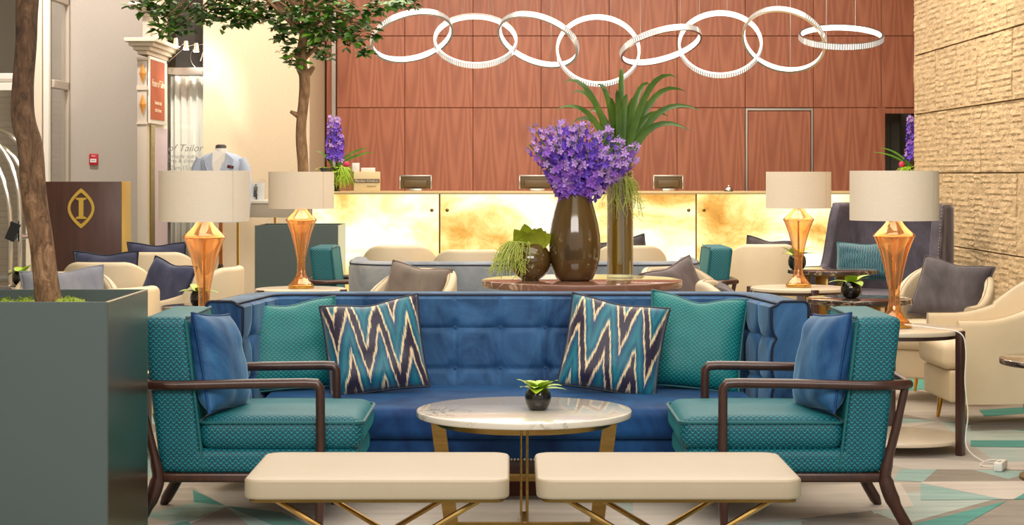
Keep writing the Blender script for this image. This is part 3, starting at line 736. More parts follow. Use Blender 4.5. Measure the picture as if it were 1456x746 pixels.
def tuft(u, z):
    a = (u-Ltot/2+.035)/SU; a = abs(a-round(a))*SU; c = (z-.271)/.18; kc = min(2, max(1, round(c))); c = abs(z-.271-kc*.18)
    g = lambda x, s: math.exp(-(x/s)**2)
    return .024-.009*max(g(a, .009), g(c, .009))-.02*g((a*a+c*c)**.5, .03)-.003*g((a*a+c*c)**.5, .07)
b = NB(); NZ = 60; secs = shell(b, path, .135, .17, .785, .025, tuft, NZ)
obj('back_and_wings', b, M['velvet'], sofa, 60)
for s in (0, -1):
    sec = secs[s]; b = NB(); tube(b, sec, .006, 6, True); obj('end_piping', b, M['piping'], sofa)
for k in (NZ+1, NZ+6):
    b = NB(); tube(b, [s[k]+Vector((0, 0, .003)) for s in secs], .006, 6); obj('rim_piping', b, M['piping'], sofa)
bm = NB(); lathe(bm, [(.014, 0), (.013, .006), (.006, .01)], 10); btn = to_mesh('tuft_button', bm, M['velvet'])
u = 0
for i in range(1, len(path)):
    du = (path[i]-path[i-1]).length; k0 = math.floor((u-Ltot/2+.035)/SU); k1 = math.floor((u+du-Ltot/2+.035)/SU)
    if k1 > k0:
        T = (path[i]-path[i-1]).normalized(); n = Vector((T.y, -T.x, 0))
        for z in (.451, .631): obj('tuft_button', btn, None, sofa, loc=(path[i].x-n.x*.012, path[i].y-n.y*.012, z), rot=n.to_track_quat('Z', 'Y').to_euler())
    u += du
b = NB(); rbox(b, (0, .33, .318), (2.06, .84, .125), .035, .012, 5); obj('seat_cushion', b, M['velvet_deep'], sofa, 60)
b = NB(); rbox(b, (0, .34, .212), (2.06, .78, .09), .012, 0, 2); obj('seat_base', b, M['velvet_deep'], sofa, 60)
b = NB(); tube(b, [(-1.03, -.052, .257), (1.03, -.052, .257)], .004, 6); obj('seat_piping', b, M['piping'], sofa)
b = NB(); box2(b, (-1.03, -.04, .115), (1.03, .82, .168), .004); obj('plinth_rail', b, M['walnut'], sofa)
b = NB(); box2(b, (-1.0, -.03, .08), (1.0, .0, .113), .003); obj('plinth_band', b, M['brass'], sofa)
bm = NB(); lathe(bm, [(.006, 0), (.005, .003), (.002, .005)], 8); nail = to_mesh('nailhead', bm, M['silver'])
for k in range(150): obj('nailhead', nail, None, sofa, loc=(-.97+k*.0130, -.0495, .172), rot=(PI/2, 0, 0))
for x in (-.98, .98):
    for y in (.03, .74):
        b = NB(); box(b, (x, y, .057), (.06, .06, .115), .004); obj('leg', b, M['walnut'], sofa)
b = NB(); box2(b, (-.95, .1, .0), (.95, .7, .114)); obj('under_frame', b, M['joint'], sofa)

# ------------------------------------------------------------------ pillows
def pillow(name, mat, pipe, w, h, t, loc, rot, label, group=None, chop=0, sag=.05, n=18):
    g = [{}, {}]; bm = NB(); r = random.Random(label); uvl = bm.loops.layers.uv.new('UVMap'); uvd = {}
    ph = r.uniform(0, 9)
    def pos(u, v, s):
        x = w/2*u*(1-sag*(1-abs(v)**2.5)*abs(u)**3); z = h/2*v*(1-sag*(1-abs(u)**2.5)*abs(v)**3)
        q = max(0, (1-u**4))*max(0, (1-v**4)); y = t/2*s*q**.55*(1-.18*(u*u+v*v)/2)
        q2 = q**.5
        y += s*.012*mnoise.noise((u*2+ph, v*2, s*3))*q2*(t/.12)
        if chop: z -= chop*math.exp(-(u/.42)**2)*((v+1)/2)**3
        return Vector((x, y, z+h/2))
    for si, s in enumerate((-1, 1)):
        for i in range(n+1):
            for j in range(n+1):
                u, v = 2*i/n-1, 2*j/n-1; u = math.sin(u*PI/2)*.55+u*.45; v = math.sin(v*PI/2)*.55+v*.45
                if s == 1 and (i in (0, n) or j in (0, n)): g[1][i, j] = g[0][i, j]; continue
                vv = bm.verts.new(pos(u, v, s)); g[si][i, j] = vv; uvd[vv] = ((u+1)/2, (v+1)/2)
        for i in range(n):
            for j in range(n):
                q = [g[si][i, j], g[si][i+1, j], g[si][i+1, j+1], g[si][i, j+1]]
                f = bm.faces.new(q if s < 0 else q[::-1])
                for l in f.loops:
                    a = uvd[l.vert]; k = 1 if 'ikat' in mat or 'palm' in mat else 1
                    l[uvl].uv = (a[0]*(w if 'teal' in mat else 1), a[1]*(h if 'teal' in mat else 1))
    edge = [g[0][i, 0].co.copy() for i in range(n)]+[g[0][n, j].co.copy() for j in range(n)]+[g[0][n-i, n].co.copy() for i in range(n)]+[g[0][0, n-j].co.copy() for j in range(n)]
    o = obj(name, bm, M[mat], None, 180, loc=loc, rot=rot, fix=False); props(o, label, 'pillow', group)
    b = NB(); tube(b, edge, .0055, 6, True); obj('piping', b, M[pipe], o); return o
R_ = math.radians
pillow('square_pillow', 'teal_pillow', 'teal_pipe', .44, .40, .15, (-.935, 8.0, .385), (R_(-18), R_(-3), R_(16)), 'teal patterned pillow at the left end of the big blue sofa', 'teal patterned sofa pillows', .022)
pillow('square_pillow', 'ikat1', 'piping', .42, .40, .15, (-.555, 7.86, .39), (R_(-15), R_(-7), R_(6)), 'navy, teal and cream zigzag print pillow on the left half of the blue sofa', 'zigzag print pillows', .018)
pillow('square_pillow', 'ikat2', 'piping', .42, .40, .15, (.395, 7.86, .39), (R_(-15), R_(9), R_(-6)), 'navy, teal and cream zigzag print pillow on the right half of the blue sofa', 'zigzag print pillows', .012)
pillow('square_pillow', 'teal_pillow', 'teal_pipe', .42, .42, .15, (.765, 8.02, .385), (R_(-17), R_(5), R_(-10)), 'teal patterned pillow at the right end of the big blue sofa', 'teal patterned sofa pillows', .03)

# ------------------------------------------------------------------ teal armchairs (local: facing -x)
def armchair(label, loc, rz, group):
    t = thing('teal_armchair', label, 'armchair', loc, rz, group)
    def lean(p): return Vector((p.x+.12*(p.z-.22), p.y, p.z))
    b = NB(); rbox(b, (.175, 0, .505), (.165, .60, .57), .03, 0, 5, lean); obj('back', b, M['teal'], t, 60)
    b = NB(); rbox(b, (-.185, 0, .362), (.60, .60, .125), .05, .016, 5); obj('seat_cushion', b, M['teal'], t, 60)
    b = NB(); rbox(b, (-.13, 0, .262), (.675, .60, .092), .03, 0, 4); obj('seat_base', b, M['teal'], t, 60)
    b = NB()
    for s in (-1, 1):
        y = .298*s; tube(b, [lean(Vector((.094, y, z))) for z in (.24, .4, .6, .775)], .005, 6)
    tube(b, [lean(Vector((.094, y, .787))) for y in (-.27, 0, .27)], .005, 6)
    obj('back_piping', b, M['teal_pipe'], t)
    b = NB(); pl = [(x-.185, y) for x, y in rrect(.602, .602, .045, 5)]; tube(b, [(x, y, .405) for x, y in pl], .005, 6, True); obj('seat_piping', b, M['teal_pipe'], t)
    b = NB(); slab(b, [(x-.07, y) for x, y in rrect(.70, .60, .03, 4)], .186, .221, .01); obj('seat_rail', b, M['walnut'], t)
    for s in (-1, 1):
        b = NB(); y = .315*s
        p = [(-.333, y, .19), (-.333, y, .36), (-.332, y, .5), (-.331, y, .532), (-.318, y, .549), (-.28, y, .551), (-.05, y, .548), (.2, y, .542), (.325, y*.995, .545), (.348, y*.93, .545), (.352, y*.8, .545)]
        tube(b, p, [.017, .017, .017, .018, .019, .018, .018, .018, .019, .018, .016], 10, flat=1.0); obj('arm', b, M['walnut'], t)
        b = NB(); tube(b, [(-.333, y*.97, .2), (-.33, y*.97, .1), (-.325, y*.97, 0)], [.021, .018, .013], 10); obj('front_leg', b, M['walnut'], t)
        b = NB(); y2 = .3*s
        tube(b, spline([(.338, y2, .55), (.305, y2, .40), (.268, y2, .25), (.265, y2, .19), (.30, y2, .10), (.357, y2, 0)], 4), [.015]*4+[.017]*4+[.022]*4+[.027]*4+[.022]*4+[.013], 10); obj('rear_leg', b, M['walnut'], t)
    b = NB(); tube(b, [(.352, -.27, .545), (.36, 0, .545), (.352, .27, .545)], .016, 8); obj('back_rail', b, M['walnut'], t)
    return t
ac = armchair('teal wave-patterned armchair with dark wood arms on the right, facing left', (1.1, 7.1, 0), 0, 'teal armchairs')
dup(ac, (-1.03, 7.1, 0), PI, 'teal wave-patterned armchair with dark wood arms beside the large planter, facing right')
dup(ac, (-1.127, 13.6, 0), PI, 'teal armchair seen behind the left end of the grey-blue sofa')
dup(ac, (1.255, 13.6, 0), 0, 'teal armchair seen behind the right end of the grey-blue sofa')
pillow('velvet_pillow', 'velvet_pillow', 'velvet_deep', .40, .37, .14, (1.135, 6.98, .425), (R_(-12), R_(-5), R_(-79)), 'blue velvet pillow on the right teal armchair', 'blue velvet pillows')
pillow('velvet_pillow', 'velvet_pillow', 'velvet_deep', .40, .37, .14, (-1.065, 6.98, .425), (R_(-12), R_(5), R_(79)), 'blue velvet pillow on the left teal armchair', 'blue velvet pillows')

# ------------------------------------------------------------------ benches
def bench(label, x):
    t = thing('leather_bench', label, 'bench', (x, 5.645, 0), 0, 'cream leather benches')
    b = NB(); slab(b, rrect(.77, .55, .055, 7), .372, .43, .009, 4, crown=.004); obj('seat', b, M['leather'], t, 50)
    b = NB()
    for z in (.4225, .4185): tube(b, [(p[0], p[1], z) for p in rrect(.768, .548, .055, 7)], .0012, 5, True)
    obj('stitching', b, M['stitch'], t)
    b = NB(); slab(b, rrect(.74, .52, .03, 4), .362, .372, .002); obj('base_plate', b, M['brass_dark'], t)
    for y in (-.215, .215):
        for s in (-1, 1):
            b = NB(); tube(b, [(-.30*s, y+.006*s, .364), (.30*s, y+.006*s, .008)], .0085, 8); obj('cross_leg', b, M['brass'], t)
    for s in (-1, 1):
        b = NB(); box(b, (.30*s, 0, .007), (.02, .46, .014), .002); obj('foot_bar', b, M['brass'], t)
    return t
bn = bench('left cream leather bench with crossed brass legs in front of the coffee table', -.393)
dup(bn, (.456, 5.645, 0), 0, 'right cream leather bench with crossed brass legs in front of the coffee table')

# ------------------------------------------------------------------ coffee table
ct = thing('coffee_table', 'round pale marble coffee table on a brass frame in front of the blue sofa', 'table', (.044, 6.82, 0))
b = NB(); slab(b, circle(.394, 72), .428, .452, .005); obj('marble_top', b, M['marble'], ct, 50)
b = NB(); lathe(b, [(.315, .40), (.32, .40), (.32, .428), (.315, .428)], 64, cap0=False, cap1=False); obj('apron_ring', b, M['brass'], ct)
for k in range(4):
    a = k*PI/2; b = NB(); n = 3
    for z0, z1, r0, r1 in ((0, .428, .265, .315),):
        for s in (-1, 1):
            pass
    vs = []
    for z, r in ((0, .262), (.428, .318)):
        for dr in (-.026, .026):
            for w in (-.005, .005): vs.append(b.verts.new(((r+dr)*math.cos(a)-w*math.sin(a), (r+dr)*math.sin(a)+w*math.cos(a), z)))
    for q in ((0, 1, 3, 2), (4, 6, 7, 5), (0, 4, 5, 1), (2, 3, 7, 6), (0, 2, 6, 4), (1, 5, 7, 3)): b.faces.new([vs[i] for i in q])
    if k in (1, 3):
        bmesh.ops.delete(b, geom=b.verts[:], context='VERTS')
        for dx in (-.011, .011): tube(b, [(dx, (.29)*math.sin(a), 0.01), (dx, .33*math.sin(a), .428)], .003, 6)
        tube(b, [(-.011, .29*math.sin(a), .012), (.011, .29*math.sin(a), .012)], .004, 6)
    obj('leg', b, M['brass'], ct, smooth=30)
b = NB(); box(b, (0, 0, .02), (.50, .012, .04), .001); obj('base_bar', b, M['brass_dark'], ct)
b = NB(); box(b, (0, 0, .02), (.024, .58, .012), .001); obj('base_bar', b, M['brass_dark'], ct)

# ------------------------------------------------------------------ plants in small pots
def leaf_blade(bm, base, d, L, w, curl=.3, n=4, up=Vector((0, 0, 1)), fold=.15):
    """broad pointed leaf as a bent strip with a midrib"""
    d = Vector(d).normalized(); side = d.cross(up)
    side = side.normalized() if side.length > 1e-4 else Vector((1, 0, 0)); rows = []; p = Vector(base)
    for i in range(n+1):
        t = i/n; ww = w*math.sin(PI*(.12+.88*t))**.8*.5 if t < 1 else 0.0008
        nn = side.cross(d).normalized()
        rows.append([bm.verts.new(p-side*ww+nn*fold*ww), bm.verts.new(p), bm.verts.new(p+side*ww+nn*fold*ww)])
        d = (d-up*curl/n).normalized(); p = p+d*L/n
    for A, B in zip(rows, rows[1:]):
        for k in range(2): bm.faces.new((A[k], A[k+1], B[k+1], B[k]))
    return bm
def pot_profile(r): return [(r*.45, 0), (r*.75, r*.12), (r*.97, r*.55), (r, r*.95), (r*.93, r*1.35), (r*.74, r*1.62), (r*.68, r*1.62), (r*.6, r*1.45)]
def pot_plant(label, loc, r, seed, n=9, mat='leaf_lime', spread=1.0, group='little plants in black globe pots'):
    t = thing('pot_plant', label, 'plant', loc, 0, group); rr = random.Random(seed)
    b = NB(); lathe(b, pot_profile(r), 24); obj('pot', b, M['black_glass'], t)
    for k in range(n):
        a = 2*PI*k/n+rr.uniform(-.4, .4); b = NB()
        leaf_blade(b, (.2*r*math.cos(a), .2*r*math.sin(a), r*1.45), (math.cos(a)*spread, math.sin(a)*spread, rr.uniform(.35, 1.3)), r*rr.uniform(1.5, 2.2), r*rr.uniform(.9, 1.3), rr.uniform(.4, 1.1), 5)
        obj('leaf', b, M[mat], t, 180, fix=False)
    return t
pot_plant('lime leaved plant in a black globe pot on the marble coffee table', (.095, 6.80, .452), .048, 3, 12)

# ------------------------------------------------------------------ lamps and their tables
def side_table(label, loc, R, ang, zt=.58):
    t = thing('side_table', label, 'table', loc, 0, 'pale round side tables with dark posts')
    b = NB(); slab(b, circle(R, 56), zt-.022, zt, .006); obj('table_top', b, M['lacquer'], t, 50)
    b = NB(); slab(b, circle(R, 56), .05, .068, .005); obj('lower_shelf', b, M['lacquer'], t, 50)
    b = NB(); lathe(b, [(R-.03, zt-.04), (R-.02, zt-.04), (R-.02, zt-.022), (R-.03, zt-.022)], 48, cap0=False, cap1=False); obj('rim_rail', b, M['walnut'], t)
    for k in range(3):
        a = ang+2*PI*k/3; b = NB(); box(b, (0, 0, zt/2), (.032, .045, zt), .003); obj('post', b, M['walnut'], t, loc=(math.cos(a)*(R+.012), math.sin(a)*(R+.012), 0), rot=(0, 0, a))
    return t
def table_lamp(label, loc):
    t = thing('table_lamp', label, 'lamp', loc, 0, 'copper glass table lamps')
    b = NB(); lathe(b, [(.078, 0), (.083, .003), (.083, .02), (.078, .023)], 40); obj('base', b, M['gold'], t)
    pr = [(.074, .023), (.07, .032), (.05, .052), (.033, .082), (.027, .12), (.026, .152), (.028, .19), (.035, .222), (.047, .28), (.066, .354), (.083, .40), (.097, .434), (.099, .438), (.096, .445), (.082, .457), (.062, .475), (.044, .495), (.034, .512), (.03, .525)]
    b = NB(); lathe(b, pr, 28, cap0=False, cap1=False); obj('glass_body', b, M['copper_glass'], t, 30)
    b = NB(); lathe(b, [(.0985, .433), (.101, .4365), (.0985, .44)], 40, cap0=False, cap1=False); obj('collar_ring', b, M['copper'], t)
    b = NB(); tube(b, [(0, 0, .02), (0, 0, .62)], .006, 8); obj('inner_rod', b, M['gold'], t)
    b = NB(); lathe(b, [(.031, .522), (.033, .526), (.033, .534), (.02, .538), (.016, .56)], 24); obj('neck', b, M['gold'], t)
    r = .21; b = NB(); lathe(b, [(r, .512), (r, .748), (r-.003, .748), (r-.003, .512), (r, .512)], 64, cap0=False, cap1=False); sh = obj('lamp_shade', b, [M['shade']], t, 40)
    b = NB(); box(b, (.155, -.1385, .63), (.002, .006, .236)); obj('shade_seam', b, M['stitch'], sh)
    b = NB(); lathe(b, [(.0, .60), (.018, .605), (.028, .63), (.024, .655), (0.0, .665)], 16, cap0=False, cap1=False); obj('bulb', b, M['bulb'], t)
    for k in range(3):
        a = 2*PI*k/3; b = NB(); tube(b, [(0, 0, .742), (r*.99*math.cos(a), r*.99*math.sin(a), .742)], .002, 5); obj('shade_spider', b, M['gold'], t)
    b = NB(); tube(b, [(0, 0, .62), (0, 0, .742)], .003, 6); obj('harp', b, M['gold'], t)
    l = point('lamp_light', (0, 0, .575), 12, (1, .74, .42), .03); l.parent = t
    return t
side_table('pale round side table with lower shelf and dark posts beside the right teal armchair', (1.83, 8.9, 0), .32, R_(-38))
side_table('pale side table behind the left end of the blue sofa, under the larger left lamp', (-1.44, 8.78, 0), .31, R_(40))
side_table('pale round side table with dark posts under the smaller left lamp', (-1.355, 11.95, 0), .29, R_(-20))
side_table('pale round side table with dark posts under the smaller right lamp', (1.86, 12.1, 0), .31, R_(-80))
lampR = table_lamp('larger copper glass lamp at right with drum shade, nearest the stone wall', (1.825, 8.9, .58))
table_lamp('larger copper glass lamp at left with drum shade, in front of the mannequin', (-1.44, 8.72, .58))
table_lamp('smaller copper glass lamp at left in front of the dark planter', (-1.355, 11.98, .58))
table_lamp('smaller copper glass lamp at right in front of the onyx desk', (1.86, 12.1, .58))
cd = NB()
cpts = spline([(1.86, 8.83, .6), (1.98, 8.75, .59), (2.08, 8.66, .575), (2.105, 8.645, .5), (2.10, 8.64, .35), (2.112, 8.635, .2), (2.10, 8.62, .06), (2.14, 8.5, .008), (2.2, 8.4, .008), (2.17, 8.3, .012), (2.1, 8.35, .008), (2.15, 8.42, .02), (2.19, 8.36, .03)], 8)
tube(cd, [p-Vector((1.825, 8.9, .58)) for p in cpts], .0032, 6); obj('cord', cd, M['white'], lampR)['label'] = 'white cord'
ps = thing('power_adapter', 'white plug adapter lying on the carpet beside the right side table', 'plug', (2.165, 8.26, .0), R_(-25))
b = NB(); box(b, (0, 0, .022), (.04, .13, .04), .008); obj('case', b, M['white'], ps)
b = NB(); box(b, (0, -.03, .043), (.016, .02, .003)); obj('switch', b, M['silver'], ps)

# ------------------------------------------------------------------ oval display table with vases
def brass_leg_table(name, label, loc, R, zt, mat, th=.03, nleg=6, group=None, lr=.6):
    t = thing(name, label, 'table', loc, 0, group)
    b = NB(); slab(b, circle(R, 56), zt-th, zt, .006); obj('table_top', b, M[mat], t, 50)
    for k in range(nleg):
        a = 2*PI*k/nleg+.35; b = NB(); box(b, (0, 0, (zt-th)/2), (.045, .012, zt-th), .002); obj('leg', b, M['brass'], t, loc=(math.cos(a)*R*lr, math.sin(a)*R*lr, 0), rot=(0, 0, a+PI/2))
    b = NB(); lathe(b, [(R*lr+.03, 0), (R*lr+.03, .015)], 40); obj('base_plate', b, M['brass_dark'], t)
    b = NB(); lathe(b, [(R*lr+.02, zt-th-.012), (R*lr+.02, zt-th)], 40); obj('top_plate', b, M['brass_dark'], t)
    return t
brass_leg_table('display_table', 'large round rosy marble table behind the blue sofa, carrying the flower vases', (.36, 9.6, 0), .515, .77, 'marble_rose', .036, 8, None, .72)
def cam_cut(): pass
tv = thing('teardrop_vase', 'dark bronze teardrop vase holding the purple delphiniums', 'vase', (.32, 9.5, .77))
b = NB(); lathe(b, [(.07, 0), (.092, .008), (.112, .05), (.127, .11), (.132, .17), (.129, .23), (.119, .29), (.104, .35), (.09, .40), (.081, .435), (.078, .435), (.074, .42), (.07, .38)], 40); obj('body', b, M['brown_glass'], tv, 60)
b = NB(); lathe(b, [(.0715, .40), (.0715, .415)], 24); obj('water', b, M['soil'], tv)
cv = thing('cylinder_vase', 'tall amber lined glass cylinder vase holding the strap-leaved plant', 'vase', (.565, 9.74, .77))
b = NB(); lathe(b, [(.066, .022), (.066, .55)], 36); obj('lining', b, M['amber_vase'], cv, 60)
b = NB(); lathe(b, [(.0, 0), (.07, 0), (.07, .56), (.0675, .56), (.0675, .02), (0, .02)], 36, cap0=False, cap1=False); obj('glass', b, M['clear'], cv, 60)
gv = thing('globe_vase', 'dark bronze globe vase with broad leaves at the left of the display table', 'vase', (.095, 9.5, .77))
R0 = .105
b = NB(); lathe(b, [(R0*.4, 0)]+[(R0*math.sin(a), R0*.97-R0*math.cos(a)) for a in [R_(x) for x in range(28, 146, 9)]], 36); obj('body', b, M['brown_glass'], gv, 60)
# plant of the globe vase
gp = thing('globe_vase_plant', 'broad olive leaves and trailing pale tendrils growing out of the globe vase', 'plant', (.095, 9.5, .95))
rr = random.Random(4)
for k in range(9):
    a = R_((150, 118, 92, 62, 30, 135, 78, 45, 105)[k]); dp = -.03 if k < 5 else .03; b = NB()
    leaf_blade(b, (.03*math.cos(a), dp, -.01), (math.cos(a), -.2 if k < 5 else .25, math.sin(a)+.15), rr.uniform(.10, .14), rr.uniform(.06, .085), -1.1, 9, Vector((0, -1, .25)).normalized())
    obj('leaf', b, M['leaf_olive'], gp, 180, fix=False)
def tendrils(bm, n, c, spread, drop, seed, r=.0022, L=1.0, lat=(0, 0, 0)):
    q = random.Random(seed)
    for k in range(n):
        a = q.uniform(0, 2*PI); s = q.uniform(.3, 1)*spread; p = Vector(c)+Vector((q.uniform(-.02, .02), q.uniform(-.02, .02), 0))
        d = Vector((math.cos(a)*s, math.sin(a)*s, 0))+Vector(lat)
        pts = [p, p+d*.45+Vector((0, 0, .02)), p+d*.85+Vector((q.uniform(-.02, .02), 0, -drop*q.uniform(.15, .5))), p+d*1.05+Vector((q.uniform(-.04, .04), q.uniform(-.03, .03), -drop*q.uniform(.5, 1)))]
        tube(bm, spline(pts, 3), [r]*9+[r*.5], 4, cap=False)
        for j in range(3):
            m = pts[1+j % 2]+(pts[2]-pts[1])*q.random(); e = m+Vector((q.uniform(-.05, .05), q.uniform(-.04, .04), q.uniform(-.04, .03))); tube(bm, [m, e], [r*.8, r*.3], 4, cap=False)
    return bm
o = obj('tendrils', tendrils(NB(), 90, (-.045, -.03, -.0), .10, .165, 8, lat=(-.055, -.045, 0)), M['tendril'], gp, 60); o['kind'] = 'stuff'

# delphiniums
def floret_mesh(nm, mat, s=.021):
    b = NB(); c = b.verts.new((0, 0, 0)); c2 = b.verts.new((0, 0, s*.35))
    for k in range(5):
        a = 2*PI*k/5; f = lambda rad, an, z: b.verts.new((rad*math.cos(an)*s, rad*math.sin(an)*s, z*s))
        l, t, r = f(.75, a-.5, .35), f(1.15, a, .45), f(.75, a+.5, .35); b.faces.new((c, l, t)); b.faces.new((c, t, r))
    for k in range(4):
        a = 2*PI*k/4; x = b.verts.new((.3*s*math.cos(a), .3*s*math.sin(a), .5*s)); y = b.verts.new((.3*s*math.cos(a+1), .3*s*math.sin(a+1), .5*s)); b.faces.new((c2, x, y))
    return to_mesh(nm, b, mat, 0, fix=False)
FLO = {k: floret_mesh('floret', M[k]) for k in ('violet', 'lilac', 'pale')}
NDEL = [0]
def delphinium(base, start, tip, n, rad, label, group, seed, pal=(.5, .3, .2), sc=1.0):
    q = random.Random(seed); base, start, tip = Vector(base), Vector(start), Vector(tip)
    t = thing('delphinium_stem', label, 'flower', base, 0, group)
    b = NB(); tube(b, spline([(0, 0, 0), start-base, tip-base], 5), .0035, 5); obj('stem', b, M['stem'], t)
    d = tip-start; ax = d.normalized(); e1 = ax.orthogonal().normalized(); e2 = ax.cross(e1)
    for i in range(n):
        f = (i+.5)/n; an = i*2.4+q.uniform(-.3, .3); rr_ = rad*(1-.62*f)*q.uniform(.75, 1.05); nrm = e1*math.cos(an)+e2*math.sin(an)
        x = q.random()
        k = 'pale' if f > .86 or x < pal[2] else ('lilac' if x < pal[2]+pal[1] else 'violet')
        o = bpy.data.objects.new('floret', FLO[k]); COL.objects.link(o); o.parent = t
        o.location = start-base+d*f+nrm*rr_; o.rotation_euler = (nrm+ax*.35+Vector((q.uniform(-.3, .3),)*3)).to_track_quat('Z', 'Y').to_euler(); s = sc*(1.1-.45*f)*q.uniform(.85, 1.15); o.scale = (s, s, s)
    return t
q = random.Random(21); Mo = Vector((.32, 9.5, 1.2))
TIPS = [(757, 178), (778, 180), (797, 170), (815, 176), (832, 172), (850, 186), (868, 180), (884, 196), (897, 212), (908, 206), (752, 205), (768, 212), (790, 205), (812, 200), (836, 204), (856, 212), (876, 222), (893, 228), (778, 238), (800, 232), (822, 228), (846, 236), (866, 240), (790, 178), (824, 180), (905, 225)]
for i, (px, py) in enumerate(TIPS):
    Y = 9.5+q.uniform(-.16, .14) if i < 10 else 9.38+q.uniform(-.06, .12)
    tip = P(px, py, Y); base = Mo+Vector((q.uniform(-.04, .04), q.uniform(-.04, .04), -.02)); st = base+(tip-base)*.12
    if i < 10 or i > 22: st = base+(tip-base)*.25
    row = [t for t in TIPS if (t[1] < 192) == (py < 192) and (t[1] > 226) == (py > 226)]; rk = sorted(row).index((px, py))
    rn = 'top' if py < 192 else ('lowest' if py > 226 else 'middle')
    lab = 'purple delphinium spike in the bronze vase, %s from the left in the %s row' % (['first', 'second', 'third', 'fourth', 'fifth', 'sixth', 'seventh', 'eighth', 'ninth', 'tenth', 'eleventh', 'twelfth'][rk], rn)
    delphinium(base, st, tip, 36 if i < 10 else 32, .05, lab, 'purple delphiniums in the bronze vase', i, ((.7, .1, .2) if rn == 'top' else (.12, .78, .1) if rn == 'lowest' else (.5, .38, .12)) if px < 880 else (.3, .3, .38), 1.25)
# strap leaved plant
sp = thing('strap_leaf_plant', 'plant with long arching dark green strap leaves rising from the cylinder vase', 'plant', (.565, 9.74, 1.3)); q = random.Random(3)
STR = [(790, 156, .9), (800, 116, .6), (812, 132, .6), (848, 122, .5), (884, 97, .2), (876, 128, .2), (963, 110, .8), (975, 130, .9), (996, 157, 1.1), (982, 186, 1.3), (930, 148, .6), (812, 175, 1.0), (905, 140, .3), (892, 135, .2), (925, 120, .5), (865, 140, .3), (950, 165, .8), (835, 160, .7), (885, 150, .2), (918, 165, .4)]
def strap(bm, a, c, d, w, n=9):
    rows = []
    for i in range(n+1):
        t = i/n; p = (1-t)**2*a+2*t*(1-t)*c+t*t*d; T = (2*(1-t)*(c-a)+2*t*(d-c)).normalized(); s = T.cross(Vector((0, -1, .35))).normalized()
        s = (s+Vector((0, .3, 0))).normalized(); ww = w*.5*(min(1, .55+t*2) if t < .3 else (1-((t-.3)/.7)**2.2))+.0006; nn = s.cross(T).normalized()
        rows.append([bm.verts.new(p-s*ww+nn*ww*.25), bm.verts.new(p), bm.verts.new(p+s*ww+nn*ww*.25)])
    for A, B in zip(rows, rows[1:]):
        for k in range(2): bm.faces.new((A[k], A[k+1], B[k+1], B[k]))
for px, py, arch in STR:
    tip = P(px, py, 9.74+q.uniform(-.18, .18)); o0 = Vector(sp.location); d = tip-o0; a = Vector((d.x*.06, d.y*.06, 0)); c = Vector((d.x*(.5-.12*arch), d.y*.4, max(d.z, .1)*1.02+.11*arch))
    b = NB(); strap(b, a, c, d, .035); obj('strap_leaf', b, M['strap'], sp, 180, fix=False)
o = obj('fine_sprigs', tendrils(NB(), 60, (0, -.02, -.02), .11, .2, 15, .0016, lat=(.02, -.03, 0)), M['tendril'], sp, 60); o['kind'] = 'stuff'
b = NB(); qq = random.Random(9)
for k in range(26):
    a = qq.uniform(0, 2*PI); d = Vector((-.12+qq.uniform(-.12, .1), qq.uniform(-.06, .06), .22+qq.uniform(-.06, .1))); tube(b, spline([(0, 0, 0), d*.5+Vector((qq.uniform(-.03, .03), 0, 0)), d], 3), [.0016]*6+[.0008], 4, cap=False)
o = obj('upright_twigs', b, M['stem'], sp, 60); o['kind'] = 'stuff'

# ------------------------------------------------------------------ tub chairs
def tub_path(w, d, rf, taper=.03):
    """inner plan line of a tub chair, facing -y"""
    pts = [(-w/2, -d/2), (-w/2+taper*.3, -d*.15), (-w/2+taper, d*.12)]
    r = rf; cx = w/2-taper-r; cy = d/2-r
    for k in range(0, 13):
        a = PI-PI/2*k/12; pts.append((-cx+r*math.cos(a), cy+r*math.sin(a)))
    pts += [(-.5*cx, d/2), (0, d/2)]
    full = pts+[(-x, y) for x, y in pts[::-1][1:]]; out = []
    for a, b in zip(full, full[1:]):
        a, b = Vector(a), Vector(b); n = max(1, int((b-a).length/.04))
        for k in range(n): out.append(a+(b-a)*k/n)
    out.append(Vector(full[-1])); return out
def tub_chair(label, loc, rz, group, ztop=.76, zarm=.56):
    t = thing('tub_chair', label, 'armchair', loc, rz, group)
    def zt(f):
        s = min(f, 1-f)*2; x = max(0, min(1, (s-.12)/.62)); return zarm+(ztop-zarm)*x*x*(3-2*x)
    path = tub_path(.54, .56, .2)
    b = NB(); secs = shell(b, path, .06, .135, zt, .027, None, 5); obj('shell', b, M['cream'], t, 60)
    b = NB(); tube(b, [s[7]*.5+s[8]*.5+Vector((0, 0, .0)) for s in secs], .003, 5); obj('seam', b, M['stitch'], t)
    b = NB(); rbox(b, (0, -.045, .375), (.52, .60, .14), .04, .012, 4); obj('seat_cushion', b, M['cream'], t, 60)
    b = NB(); rbox(b, (0, -.03, .22), (.53, .56, .165), .015, 0, 2); obj('seat_base', b, M['cream'], t, 60)
    for sx in (-1, 1):
        for y in (-.22, .23):
            b = NB(); tube(b, [(sx*.22, y, .15), (sx*.245, y*1.08, 0)], [.02, .009], 10); obj('leg', b, M['gold'], t)
    return t
G = 'cream tub chairs around the lounge'
tc = tub_chair('cream tub chair with taupe pillow just behind the left half of the blue sofa', (-.66, 10.75, 0), R_(-38), G)
